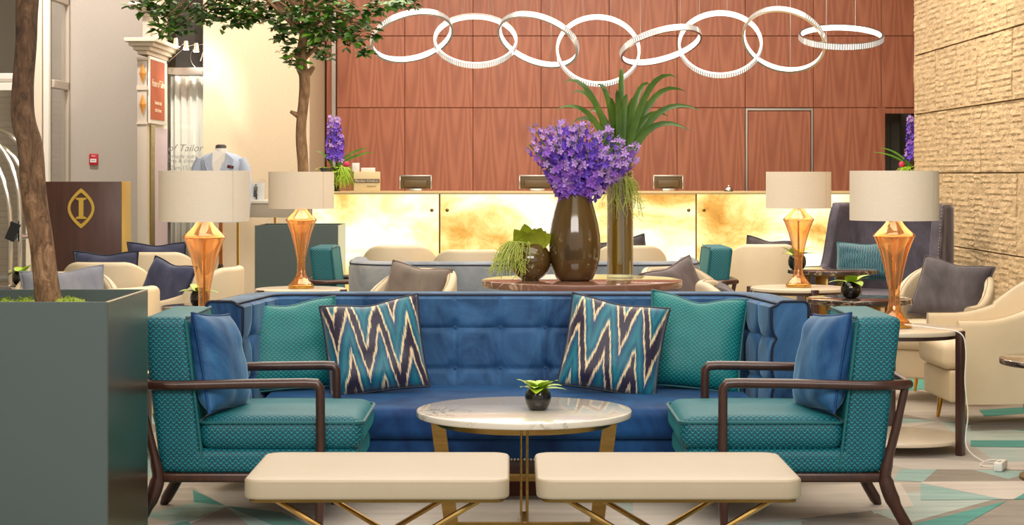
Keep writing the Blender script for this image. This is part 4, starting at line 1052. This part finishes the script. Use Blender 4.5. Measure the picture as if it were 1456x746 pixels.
CH = [((1.1, 10.95), 38, 'cream tub chair with dusky pillow just behind the right half of the blue sofa'),
      ((1.29, 9.62), 80, 'cream tub chair half hidden behind the right end of the blue sofa'),
      ((2.5, 10.95), -35, 'cream tub chair with charcoal pillow against the stone wall at right'),
      ((2.55, 9.85), -88, 'nearest cream tub chair at the right edge, seen from its side with gold legs'),
      ((-1.96, 11.2), -98, 'cream tub chair with navy pillow behind the large left lamp'),
      ((-2.56, 11.98), 176, 'cream tub chair seen from behind in front of the dark kiosk'),
      ((-2.46, 10.3), 15, 'cream tub chair with slate blue pillow behind the large planter'),
      ((-2.1, 9.25), -120, 'cream tub chair half hidden between the large planter and the left armchair'),
      ((-2.54, 13.5), 180, 'farthest cream tub chair at left, right of the dark kiosk'),
      ((-.88, 14.75), 180, 'cream tub chair back seen above the left end of the grey-blue sofa'),
      ((-.30, 13.97), 180, 'cream tub chair back seen above the middle of the grey-blue sofa'),
      ((.92, 14.75), 180, 'cream tub chair back seen above the grey-blue sofa, right of the tall vase'),
      ((2.0, 15.0), 182, 'cream tub chair back in front of the onyx desk, behind the smaller right lamp')]
for (x, y), a, lab in CH: dup(tc, (x, y, 0), R_(a), lab)
def chair_pillow(mat, x, y, a, label, w=.42, h=.36, back=.12, tilt=-22, roll=0, z=.45, side=0):
    a = R_(a); f = Vector((math.sin(a), -math.cos(a))); s = Vector((math.cos(a), math.sin(a))); p = Vector((x, y))-f*back+s*side
    pillow('chair_pillow', mat, 'piping' if mat == 'navy' else mat, w, h, .12, (p.x, p.y, z), (R_(tilt), R_(roll), a), label, 'pillows on the tub chairs', .02, .06, 12)
chair_pillow('taupe', -.66, 10.75, -30, 'taupe pillow on the cream chair behind the left half of the blue sofa', back=.08, roll=6)
chair_pillow('plum', 1.1, 10.95, 38, 'dusky grey pillow on the cream chair behind the right half of the blue sofa', back=.08, roll=-14)
chair_pillow('charcoal', 1.29, 9.62, 80, 'dark pillow corner on the chair hidden behind the right end of the sofa', w=.40, h=.34, back=.1, z=.43)
chair_pillow('charcoal', 2.5, 10.95, -35, 'charcoal pillow on the cream chair by the stone wall', w=.44, h=.38, back=.07, roll=8, tilt=-24)
chair_pillow('navy', -2.17, 11.3, -40, 'navy pillow on the cream chair behind the large left lamp', back=.0, roll=8, w=.40, z=.45)
chair_pillow('navy', -2.56, 11.98, 176, 'navy pillow peeping over the chair back in front of the kiosk', back=.13, z=.47, tilt=-8)
chair_pillow('slate', -2.46, 10.3, 15, 'slate blue pillow on the chair behind the large planter', back=.05, roll=-4, w=.46, z=.45)
chair_pillow('navy', -2.54, 13.5, 180, 'dark pillow peeping over the farthest chair at left', back=.13, z=.47, tilt=-8)
chair_pillow('charcoal', .92, 14.75, 180, 'dark pillow corner above the chair back right of the tall vase', w=.38, back=.13, z=.46, tilt=-8, roll=12)
chair_pillow('charcoal', 2.0, 15.0, 180, 'dark pillow tip above the chair back near the smaller right lamp', w=.36, back=.13, z=.45, tilt=-8, roll=-8)

# ------------------------------------------------------------------ grey-blue sofa seen from behind
gs = thing('curved_sofa', 'grey-blue velvet sofa seen from behind, with rounded ends, facing the onyx desk', 'sofa', (.083, 12.75, 0), PI)
pth = [Vector(p) for p in tub_path(2.16, .68, .24, .02)]
b = NB(); secs = shell(b, pth, .13, .15, .735, .05, None, 5); obj('back_and_arms', b, M['velvet_grey'], gs, 60)
b = NB(); tube(b, [s[11]+Vector((0, 0, .002)) for s in secs], .005, 6); obj('rim_piping', b, M['piping'], gs)
for s in (-1, 1):
    b = NB(); rbox(b, (.535*s, -.03, .37), (1.06, .66, .15), .04, .012, 4); obj('seat_cushion', b, M['velvet_grey'], gs, 60)
b = NB(); rbox(b, (0, -.02, .22), (2.14, .64, .15), .015, 0, 2); obj('seat_base', b, M['velvet_grey'], gs, 60)
for sx in (-1, 1):
    for y in (-.26, .26):
        b = NB(); tube(b, [(sx*1.0, y, .16), (sx*1.0, y, 0)], [.024, .014], 10); obj('leg', b, M['walnut'], gs)

# ------------------------------------------------------------------ wing chair by the stone wall
wc = thing('wing_chair', 'tall charcoal velvet wing chair with nailheads against the stone wall', 'armchair', (2.74, 13.8, 0), R_(-42))
def wz(f):
    s = min(f, 1-f)*2; x = max(0, min(1, (s-.2)/.13)); return .62+(1.095-.62)*(x*x*(3-2*x))
p0 = tub_path(.88, .68, .2, .05); path = [a+(c-a)*k/3 for a, c in zip(p0, p0[1:]) for k in range(3)]+[p0[-1]]
b = NB(); secs = shell(b, path, .085, .12, wz, .035, None, 8); obj('winged_back', b, M['velvet_wing'], wc, 60)
b = NB(); rbox(b, (0, -.06, .37), (.78, .66, .15), .04, .012, 4); obj('seat_cushion', b, M['velvet_wing'], wc, 60)
b = NB(); rbox(b, (0, -.03, .21), (.78, .66, .18), .015, 0, 2); obj('seat_base', b, M['velvet_wing'], wc, 60)
bm = NB(); lathe(bm, [(.009, 0), (.007, .004), (.003, .006)], 8); nh = to_mesh('nailhead', bm, M['silver'])
for sgn in (0, 1):
    rim = [s[13] for s in (secs if sgn == 0 else secs[::-1])]; acc = 0
    for a, c in zip(rim, rim[1:len(rim)//2]):
        acc += (c-a).length
        n = Vector((c.y-a.y, -(c.x-a.x), 0)) if sgn else Vector((-(c.y-a.y), c.x-a.x, 0)); n = n.normalized() if n.length > 1e-6 else Vector((0, -1, 0))
        kk = max(1, int((c-a).length/.022))
        for k in range(kk): obj('nailhead', nh, None, wc, loc=a+(c-a)*k/kk+n*.0, rot=n.to_track_quat('Z', 'Y').to_euler())
for sx in (-1, 1):
    for y in (-.26, .26):
        b = NB(); tube(b, [(sx*.34, y, .13), (sx*.35, y*1.05, 0)], [.022, .014], 10); obj('leg', b, M['walnut'], wc)
b = NB(); tube(b, [(0, .322, .45), (0, .322, 1.06)], .003, 5); obj('back_seam', b, M['charcoal'], wc)
pillow('lumbar_pillow', 'palm', 'teal_pipe', .42, .28, .12, (2.60, 13.8, .53), (R_(-14), 0, R_(-22)), 'teal leaf print pillow on the tall charcoal wing chair', None, .01)

# ------------------------------------------------------------------ dark marble occasional tables
gm = 'dark marble tables with brass legs'
brass_leg_table('marble_table', 'dark marble table with brass legs left of the larger right lamp', (1.886, 10.12, 0), .285, .64, 'marble_dark', .028, 8, gm, .62)
brass_leg_table('marble_table', 'dark marble table in front of the charcoal wing chair', (2.2, 12.8, 0), .31, .66, 'marble_dark', .028, 8, gm, .62)
brass_leg_table('marble_table', 'dark marble table behind the larger left lamp, left of the blue sofa', (-1.62, 9.95, 0), .25, .61, 'marble_dark', .028, 8, gm, .62)
brass_leg_table('marble_table', 'marble table cut by the right edge of the picture', (2.40, 8.0, 0), .30, .52, 'marble_dark', .026, 8, gm, .62)
brass_leg_table('marble_table', 'dark marble table beside the luggage cart, behind the large planter', (-3.15, 11.3, 0), .30, .64, 'marble_dark', .026, 8, gm, .62)
pot_plant('lime leaved plant in a black globe pot on the marble table near the right lamp', (1.84, 10.12, .64), .055, 5, 9, spread=.9)
pot_plant('lime leaved plant in a brown globe pot before the charcoal wing chair', (1.95, 12.75, .66), .062, 6, 8)
pot_plant('small plant in a black globe pot beside the larger left lamp', (-1.66, 9.9, .61), .05, 7, 8)
pot_plant('small plant in a pale pot peeping out beside the foreground tree trunk', (-2.98, 11.3, .64), .05, 8, 6)

# ------------------------------------------------------------------ planters and trees
def planter(label, loc, w, d, h):
    t = thing('planter_box', label, 'planter', loc, 0, 'square metal planters')
    k = .012
    b = NB(); box2(b, (-w/2, -d/2, 0), (w/2, -d/2+k, h), .002, 1); obj('front_panel', b, M['planter'], t, 30)
    b = NB(); box2(b, (-w/2, d/2-k, 0), (w/2, d/2, h), .002, 1); obj('back_panel', b, M['planter'], t, 30)
    b = NB(); box2(b, (-w/2, -d/2+k, 0), (-w/2+k, d/2-k, h), .002, 1); obj('side_panel', b, M['planter_side'], t, 30)
    b = NB(); box2(b, (w/2-k, -d/2+k, 0), (w/2, d/2-k, h), .002, 1); obj('side_panel', b, M['planter_side'], t, 30)
    b = NB(); box2(b, (-w/2+k, -d/2+k, h-.14), (w/2-k, d/2-k, h-.09)); obj('soil', b, M['soil'], t)
    bm = NB(); q = random.Random(label)
    for i in range(16):
        r = q.uniform(.07, .12); x, y = q.uniform(-1, 1)*(w/2-r-.045), q.uniform(-1, 1)*(d/2-r-.045)
        if x*x+y*y < .012: continue
        lathe(bm, [(r*math.cos(a), r*.75*math.sin(a)) for a in (0, .35, .7, 1.05, 1.4)], 14, (x, y, h-.1))
    for v in bm.verts: v.co += Vector([.02*mnoise.noise(v.co*28+Vector((k, 0, 0))) for k in range(3)])+Vector((0, 0, .014*mnoise.noise(v.co*70)))
    sv = [v.co.copy() for v in bm.verts]
    for i in range(2600):
        c = q.choice(sv)+Vector((q.uniform(-.02, .02), q.uniform(-.02, .02), -.004)); a = q.uniform(0, 6.28); e = Vector((.004*math.cos(a), .004*math.sin(a), 0)); tp = c+Vector((q.uniform(-.012, .012), q.uniform(-.012, .012), q.uniform(.006, .016)))
        bm.faces.new([bm.verts.new(c-e), bm.verts.new(c+e), bm.verts.new(tp)])
    o = obj('moss', bm, M['moss'], t, 80, fix=False); o['kind'] = 'stuff'
    return t
planter('large slate metal planter with brushed bronze side in the left foreground', (-1.638, 6.335, 0), .67, .67, .9)
planter('dark metal planter with bright side in front of the desk, behind the small left lamp', (-1.735, 15.335, 0), .67, .67, .9)
def leaf_small():
    b = NB(); leaf_blade(b, (0, 0, 0), (1, 0, .25), .072, .040, .5, 3); return b
LEAFS = [to_mesh('leaf', leaf_small(), M[k], 180, fix=False) for k in ('leaf', 'leaf_dark', 'leaf_dark')]
def branch_tree(label, loc, trunk, rad, clusters, attach, seed, n_obj, n_stuff, knots=(), bark='bark'):
    t = thing('ficus_tree', label, 'tree', loc, 0); q = random.Random(seed); L0 = Vector(loc)
    pts = [Vector(p)-L0 for p in trunk]; sp_ = spline(pts, 8); rs = []
    for i in range(len(sp_)):
        f = i/(len(sp_)-1)*(len(rad)-1); k = min(int(f), len(rad)-2); rs.append(rad[k]+(rad[k+1]-rad[k])*(f-k))
    b = NB(); tube(b, sp_, rs, 18)
    for v in b.verts: v.co += Vector([.008*mnoise.noise(v.co*Vector((9, 9, 4))+Vector((5*k, 0, 0))) for k in range(3)])
    for kp, kd, kr in knots:
        kp = Vector(kp)-L0; kd = Vector(kd); tube(b, [kp, kp+kd*.6, kp+kd], [kr*1.5, kr, kr*.7], 9)
    obj('trunk', b, M[bark], t, 60)
    br = NB(); leaves = []
    for c, cr, nn in clusters:
        c = Vector(c)-L0; a = Vector(attach[0])-L0
        for at in attach:
            at = Vector(at)-L0
            if (at-c).length < (a-c).length: a = at
        mid = (a+c)/2+Vector((q.uniform(-.05, .05), q.uniform(-.05, .05), q.uniform(.0, .08)+.34*(c-a).xy.length**1.2))
        tube(br, spline([a, mid, c], 4), [.016]*3+[.011]*3+[.007]*2+[.004], 6)
        for k in range(nn):
            v = Vector((q.gauss(0, 1), q.gauss(0, 1), q.gauss(0, .7))); v = v.normalized()*cr*q.random()**.4; v.z *= .75
            p = c+v
            if q.random() < .3: tube(br, [c+v*.2, p], [.003, .0015], 4, cap=False)
            for m in range(q.choice((2, 3, 4))):
                an = q.uniform(0, 2*PI); dd = Vector((math.cos(an), math.sin(an), q.uniform(-.5, .4)))+v.normalized()*.5
                leaves.append((p, dd.normalized(), q.uniform(.75, 1.3), q.randrange(3), q.uniform(-.6, .6)))
    obj('branches', br, M[bark], t, 60)
    q.shuffle(leaves); lb = [NB(), NB()]; cnt = 0
    for i, (p, d, s, k, roll) in enumerate(leaves):
        rot = (d.to_track_quat('X', 'Z') @ Euler((roll, 0, 0)).to_quaternion())
        if cnt < n_obj:
            o = bpy.data.objects.new('leaf', LEAFS[k]); COL.objects.link(o); o.parent = t; o.location = p; o.rotation_euler = rot.to_euler(); o.scale = (s, s, s); cnt += 1
        else:
            bm = lb[0 if k == 0 else 1]; me = LEAFS[k]; mp = Matrix.LocRotScale(p, rot, Vector((s, s, s)))
            vs = [bm.verts.new(mp @ v.co) for v in me.vertices]
            for f in me.polygons: bm.faces.new([vs[x] for x in f.vertices])
    for bm, mk in zip(lb, ('leaf', 'leaf_dark')):
        o = obj('foliage', bm, M[mk], t, 180, fix=False); o['kind'] = 'stuff'
    return t
Y2 = 15.33
def T2(px, py, dy=0): return P(px, py, Y2+dy)
CL = [(200, 6, 16), (222, 14, 18), (238, 22, 18), (232, 40, 14), (252, 10, 20), (276, 24, 20), (262, 36, 16), (296, 12, 22), (308, 30, 16), (336, 22, 16), (322, 4, 22), (352, 12, 18), (346, 30, 16), (366, 24, 14), (380, 6, 22), (398, 18, 26), (404, 50, 16), (412, 34, 26), (420, 70, 15), (416, 88, 13), (430, 14, 30), (440, 44, 20), (452, 66, 12), (455, 24, 28), (468, 44, 20), (478, 10, 28), (492, 34, 26), (502, 58, 18), (514, 20, 26), (518, 46, 18), (522, 74, 9), (540, 8, 18), (562, 4, 14), (588, 3, 12), (350, -10, 30), (300, -16, 36), (420, -14, 40), (480, -20, 44), (250, -20, 30), (540, -22, 30), (462, 82, 8)]
q = random.Random(2)
clusters = []
for px, py, r in CL:
    c = T2(px, py, q.uniform(-.3, .3)); clusters.append((c, r*Y2/F*1.25, max(6, int(r*1.15))))
branch_tree('indoor tree with glossy dark leaves growing from the planter by the desk', (-1.715, Y2, .79), [(-1.715, Y2, .79), T2(431, 250), T2(428, 190), T2(431, 150), T2(433, 110), T2(428, 90), T2(432, 50), T2(440, -10)],
            [.05, .047, .043, .043, .046, .05, .036, .025], clusters, [T2(430, 88), T2(432, 50), T2(436, 20), T2(440, -10)], 5, 300, 0,
            [(T2(424, 164), (-.06, -.03, .03), .018), (T2(438, 104), (.05, -.02, .05), .022)], 'bark_pale')
Y1 = 6.33
def T1(px, py): return P(px, py, Y1)
cl1 = [(Vector((-1.6+q.uniform(-.7, .7), Y1+q.uniform(-.6, .6), 2.75+q.uniform(-.1, .5))), .28, 26) for k in range(16)]
branch_tree('large tree trunk rising from the slate planter in the left foreground', (-1.575, Y1, .79), [(-1.56, Y1, .79), T1(69, 425), T1(58, 340), T1(48, 270), T1(42, 210), T1(33, 170), T1(33, 120), T1(37, 60), T1(39, 0), T1(46, -90), T1(60, -190)],
            [.046, .043, .042, .043, .043, .041, .037, .036, .036, .034, .03], cl1, [T1(46, -90), T1(60, -190)], 9, 0, 0)

# ------------------------------------------------------------------ kiosk, cart, mannequin, console, desk flowers
kk = thing('concierge_kiosk', 'dark brown kiosk with gold pointed oval emblem at left', 'desk', (-3.235, 14.18, 0))
b = NB(); box2(b, (-.3, -.18, 0), (.3, -.16, 1.257), .002); obj('front_panel', b, M['kiosk'], kk)
b = NB(); box2(b, (.285, -.16, 0), (.3, .18, 1.257), .002); obj('side_panel', b, M['gold_print'], kk)
b = NB(); box2(b, (-.3, -.16, 0), (-.285, .18, 1.257), .002); obj('side_panel', b, M['gold'], kk)
b = NB(); box2(b, (-.285, -.16, 1.1), (.285, .18, 1.12)); obj('shelf', b, M['kiosk'], kk)
s14 = 14/F
def mandorla(w, h, n=20):
    pts = []
    for k in range(n+1): t = k/n; pts.append((w*math.sin(PI*t)**.9, h*(1-2*t)))
    return pts+[(-x, z) for x, z in pts[::-1][1:-1]]
em_c = ((115.5-728)*s14+3.235, HC-(296-HY)*s14)
b = NB(); o_, i_ = mandorla(19*s14, 28.5*s14), mandorla(15.2*s14, 22.5*s14); y = -.187
A = [b.verts.new((em_c[0]+p[0], y, em_c[1]+p[1])) for p in o_]; B = [b.verts.new((em_c[0]+p[0], y, em_c[1]+p[1])) for p in i_]
for k in range(len(A)): b.faces.new((A[k], A[(k+1) % len(A)], B[(k+1) % len(A)], B[k]))
g = bmesh.ops.extrude_face_region(b, geom=b.faces[:])
for v in [x for x in g['geom'] if isinstance(x, bmesh.types.BMVert)]: v.co.y += .007
obj('oval_emblem', b, M['gold_print'], kk, smooth=0)
b = NB(); cx_, cz_ = em_c
for w, z0, z1 in ((15, 12.5, 15), (11, 11.6, 12.6), (6.6, -11.6, 11.6), (11, -12.6, -11.6), (15, -15, -12.5)): box2(b, (cx_-w/2*s14, -.187, cz_+z0*s14), (cx_+w/2*s14, -.18, cz_+z1*s14))
obj('letter_emblem', b, M['gold_print'], kk, smooth=0)

lc = thing('luggage_cart', 'chrome birdcage luggage cart at the far left edge', 'cart', (-3.55, 12.4, 0))
for y in (-.28, .28):
    for w, h in ((.35, 1.62), (.29, 1.52)):
        b = NB(); pts = [(-w, y, .25)]+[(-w*math.cos(a), y, h-.55+.55*math.sin(a)) for a in [PI*k/16 for k in range(17)]]+[(w, y, .25)]
        tube(b, pts, .014, 8); obj('hoop', b, M['chrome'], lc)
b = NB(); slab(b, rrect(.84, .66, .08), .2, .25, .01); obj('deck', b, M['black'], lc)
for x in (-.3, .3):
    for y in (-.24, .24):
        b = NB(); lathe(b, [(.07, -.02), (.07, .02)], 18); obj('wheel', b, M['black'], lc, loc=(x, y, .07), rot=(PI/2, 0, 0)); b = NB(); tube(b, [(x, y, .07), (x, y, .2)], .012, 6); obj('caster_fork', b, M['chrome'], lc)
for x in (-.33, .33):
    for z in (.45, .9):
        b = NB(); tube(b, [(x, -.28, z), (x, .28, z)], .016, 8); obj('side_rail', b, M['chrome'], lc)
b = NB(); box(b, (.31, -.3, .94), (.06, .03, .12), rot=(0, .4, 0)); obj('clip_tag', b, M['black'], lc)

mq = thing('suit_mannequin', 'headless mannequin bust in a pale blue suit jacket and white shirt', 'mannequin', (-2.5, 16.0, 0))
def body(bm, prof, n=28, c=(0, 0)):
    rings = [[bm.verts.new((c[0]+rx*abs(math.cos(a))**.85*(1 if math.cos(a) > 0 else -1), c[1]+yo+ry*math.sin(a), z)) for a in [2*PI*k/n for k in range(n)]] for rx, ry, z, yo in prof]
    for A, B in zip(rings, rings[1:]):
        for k in range(n): bm.faces.new((A[k], A[(k+1) % n], B[(k+1) % n], B[k]))
    bm.faces.new(rings[0][::-1]); bm.faces.new(rings[-1])
b = NB(); body(b, [(.165, .105, .90, 0), (.16, .105, 1.0, 0), (.15, .1, 1.12, 0), (.155, .108, 1.22, 0), (.172, .115, 1.34, 0), (.185, .108, 1.42, .005), (.175, .09, 1.455, .01), (.13, .07, 1.483, .015), (.075, .055, 1.50, .02)]); obj('jacket', b, M['suit'], mq, 60)
for s in (-1, 1):
    b = NB(); tube(b, [(s*.165, .01, 1.44), (s*.2, .005, 1.36), (s*.212, 0, 1.2), (s*.212, -.01, 1.05), (s*.208, -.02, .93)], [.05, .055, .05, .045, .04], 12); obj('sleeve', b, M['suit'], mq, 60)
    b = NB(); v = [b.verts.new(p) for p in ((s*.058, -.098, 1.495), (s*.125, -.108, 1.44), (s*.11, -.125, 1.38), (s*.03, -.134, 1.17), (s*.012, -.131, 1.12), (s*.05, -.12, 1.36))]; b.faces.new(v if s < 0 else v[::-1])
    o = obj('lapel', b, M['suit'], mq, 0); o.modifiers.new('thick', 'SOLIDIFY').thickness = .006
b = NB(); v = [b.verts.new(p) for p in ((-.055, -.09, 1.50), (.055, -.09, 1.50), (.056, -.124, 1.40), (.014, -.13, 1.13), (-.014, -.13, 1.13), (-.056, -.124, 1.40))]; b.faces.new(v); o = obj('shirt_front', b, M['shirt'], mq, 0); o.modifiers.new('thick', 'SOLIDIFY').thickness = .012
b = NB(); lathe(b, [(.062, 1.485), (.058, 1.51), (.055, 1.535), (.05, 1.535)], 20, (0, .005, 0), cap0=False, cap1=False); obj('collar', b, M['shirt'], mq, 60)
b = NB(); lathe(b, [(.05, 1.47), (.048, 1.53), (.046, 1.558), (.03, 1.568)], 20, (0, .005, 0)); obj('neck', b, M['dummy'], mq, 60)
for s in (-1, 1):
    b = NB(); v = [b.verts.new(p) for p in ((s*.012, -.06, 1.50), (s*.05, -.045, 1.535), (s*.062, -.06, 1.49), (s*.04, -.1, 1.455))]; b.faces.new(v); o = obj('collar_tip', b, M['shirt'], mq, 0); o.modifiers.new('thick', 'SOLIDIFY').thickness = .004
b = NB(); box(b, (.1, -.118, 1.375), (.055, .008, .026), .003, rot=(0, .2, 0)); obj('pocket_square', b, M['hanky'], mq)
b = NB(); tube(b, [(0, 0, .4), (0, 0, .95)], .018, 10); obj('pole', b, M['copper'], mq)
for k in range(3):
    a = R_(90+120*k); b = NB(); tube(b, [(0, 0, .55), (.17*math.cos(a), .17*math.sin(a), .0)], [.016, .012], 8); obj('leg', b, M['walnut'], mq)
# slim console with the print of a man on a stand
cs = thing('console_table', 'slim pale console behind the two left lamps', 'table', (-2.1, 16.6, 0))
b = NB(); box2(b, (-.36, -.12, 1.055), (.3, .16, 1.085), .003); obj('top', b, M['white_paint'], cs)
b = NB(); box2(b, (-.34, -.1, .93), (.28, .14, 1.055), .003); obj('apron', b, M['greige_paint'], cs)
for x in (-.33, -.0, .27):
    b = NB(); tube(b, [(x, -.08, 0), (x, -.08, .93)], .012, 8); obj('leg', b, M['gold'], cs)
ph = thing('photo_stand', 'small clear stand with a print of a seated man in dark trousers', 'sign', (-2.3, 16.55, 1.085))
b = NB(); box(b, (0, .01, .075), (.2, .006, .15), rot=(-.18, 0, 0)); obj('print', b, M['white'], ph)
b = NB(); box(b, (0, -.001, .09), (.22, .003, .19), rot=(-.18, 0, 0)); obj('acrylic', b, M['clear'], ph)
b = NB(); box(b, (.02, -.004, .055), (.03, .002, .06), rot=(-.18, 0, .0)); box(b, (.032, -.007, .03), (.014, .002, .05), rot=(-.18, 0, 0)); obj('printed_trousers', b, M['dark_print'], ph)
b = NB(); box(b, (.022, .004, .098), (.034, .002, .04), rot=(-.18, 0, 0)); lathe(b, [(.008, .125), (.009, .133), (.005, .142)], 8, (.025, .008, 0)); obj('printed_torso', b, M['grey_print'], ph)
b = NB(); box(b, (-.06, -.01, .018), (.05, .002, .02), rot=(-.18, 0, 0)); obj('printed_shoe', b, M['dark_print'], ph)

def desk_flowers(x, y, where, seed, tips, mirror=1):
    z = 1.156
    v = thing('bowl_vase', 'dark bowl vase of flowers at the %s end of the reception desk' % where, 'vase', (x, y, z))
    b = NB(); lathe(b, [(.06, 0), (.05, .02), (.04, .09), (.06, .12), (.12, .17), (.15, .215), (.143, .215), (.1, .17)], 28); obj('bowl', b, M['black_glass'], v, 60)
    for i, (dx, zt) in enumerate(tips):
        delphinium((x+dx*.3, y, z+.2), (x+dx*.6, y-.01, z+.28), (x+dx, y, z+zt), 60, .052, '%s violet delphinium spike in the desk bowl at the %s' % (('left tall', 'right tall', 'short right hand')[i], where), 'delphiniums in the %s desk bowl' % where, seed+i, (.7, .2, .1), 1.35)
    g = thing('bowl_greenery', 'lime leaves and trailing greenery in the desk bowl at the %s' % where, 'plant', (x, y, z+.2)); q = random.Random(seed)
    for k in range(9):
        a = 2*PI*k/9; b = NB(); leaf_blade(b, (.02*math.cos(a), .02*math.sin(a), 0), (math.cos(a), math.sin(a), q.uniform(.3, .9)), q.uniform(.12, .18), q.uniform(.08, .11), 1.0, 5); obj('leaf', b, M['leaf_lime'], g, 180, fix=False)
    for dx, dz in ((.33, .2), (.38, .16), (-.16, .17)):
        b = NB(); a, d = Vector((0, 0, 0)), Vector((dx*mirror, -.05, dz)); strap(b, a, Vector((dx*.45*mirror, -.02, dz*.95)), d, .022); obj('blade', b, M['leaf'], g, 180, fix=False)
    o = obj('trailing_sprigs', tendrils(NB(), 60, (.05*mirror, -.06, .0), .11, .19, seed, .003, lat=(.05*mirror, -.05, 0)), M['leaf_lime'], g, 60); o['kind'] = 'stuff'
    b = NB(); q2 = random.Random(1)
    lathe(b, [(.0, -.02), (.025, 0), (.03, .025), (.015, .045), (0, .04)], 12, (.12*mirror, -.06, .03), cap0=False, cap1=False); obj('pink_bud', b, M['pink'], g, 60)
desk_flowers(P(475, 0, 17.2).x, 17.2, 'left', 40, [(-.03, .69), (.03, .68), (.06, .52)])
desk_flowers(P(1299, 0, 17.2).x, 17.2, 'right', 60, [(-.03, .69), (.03, .6)], -1)
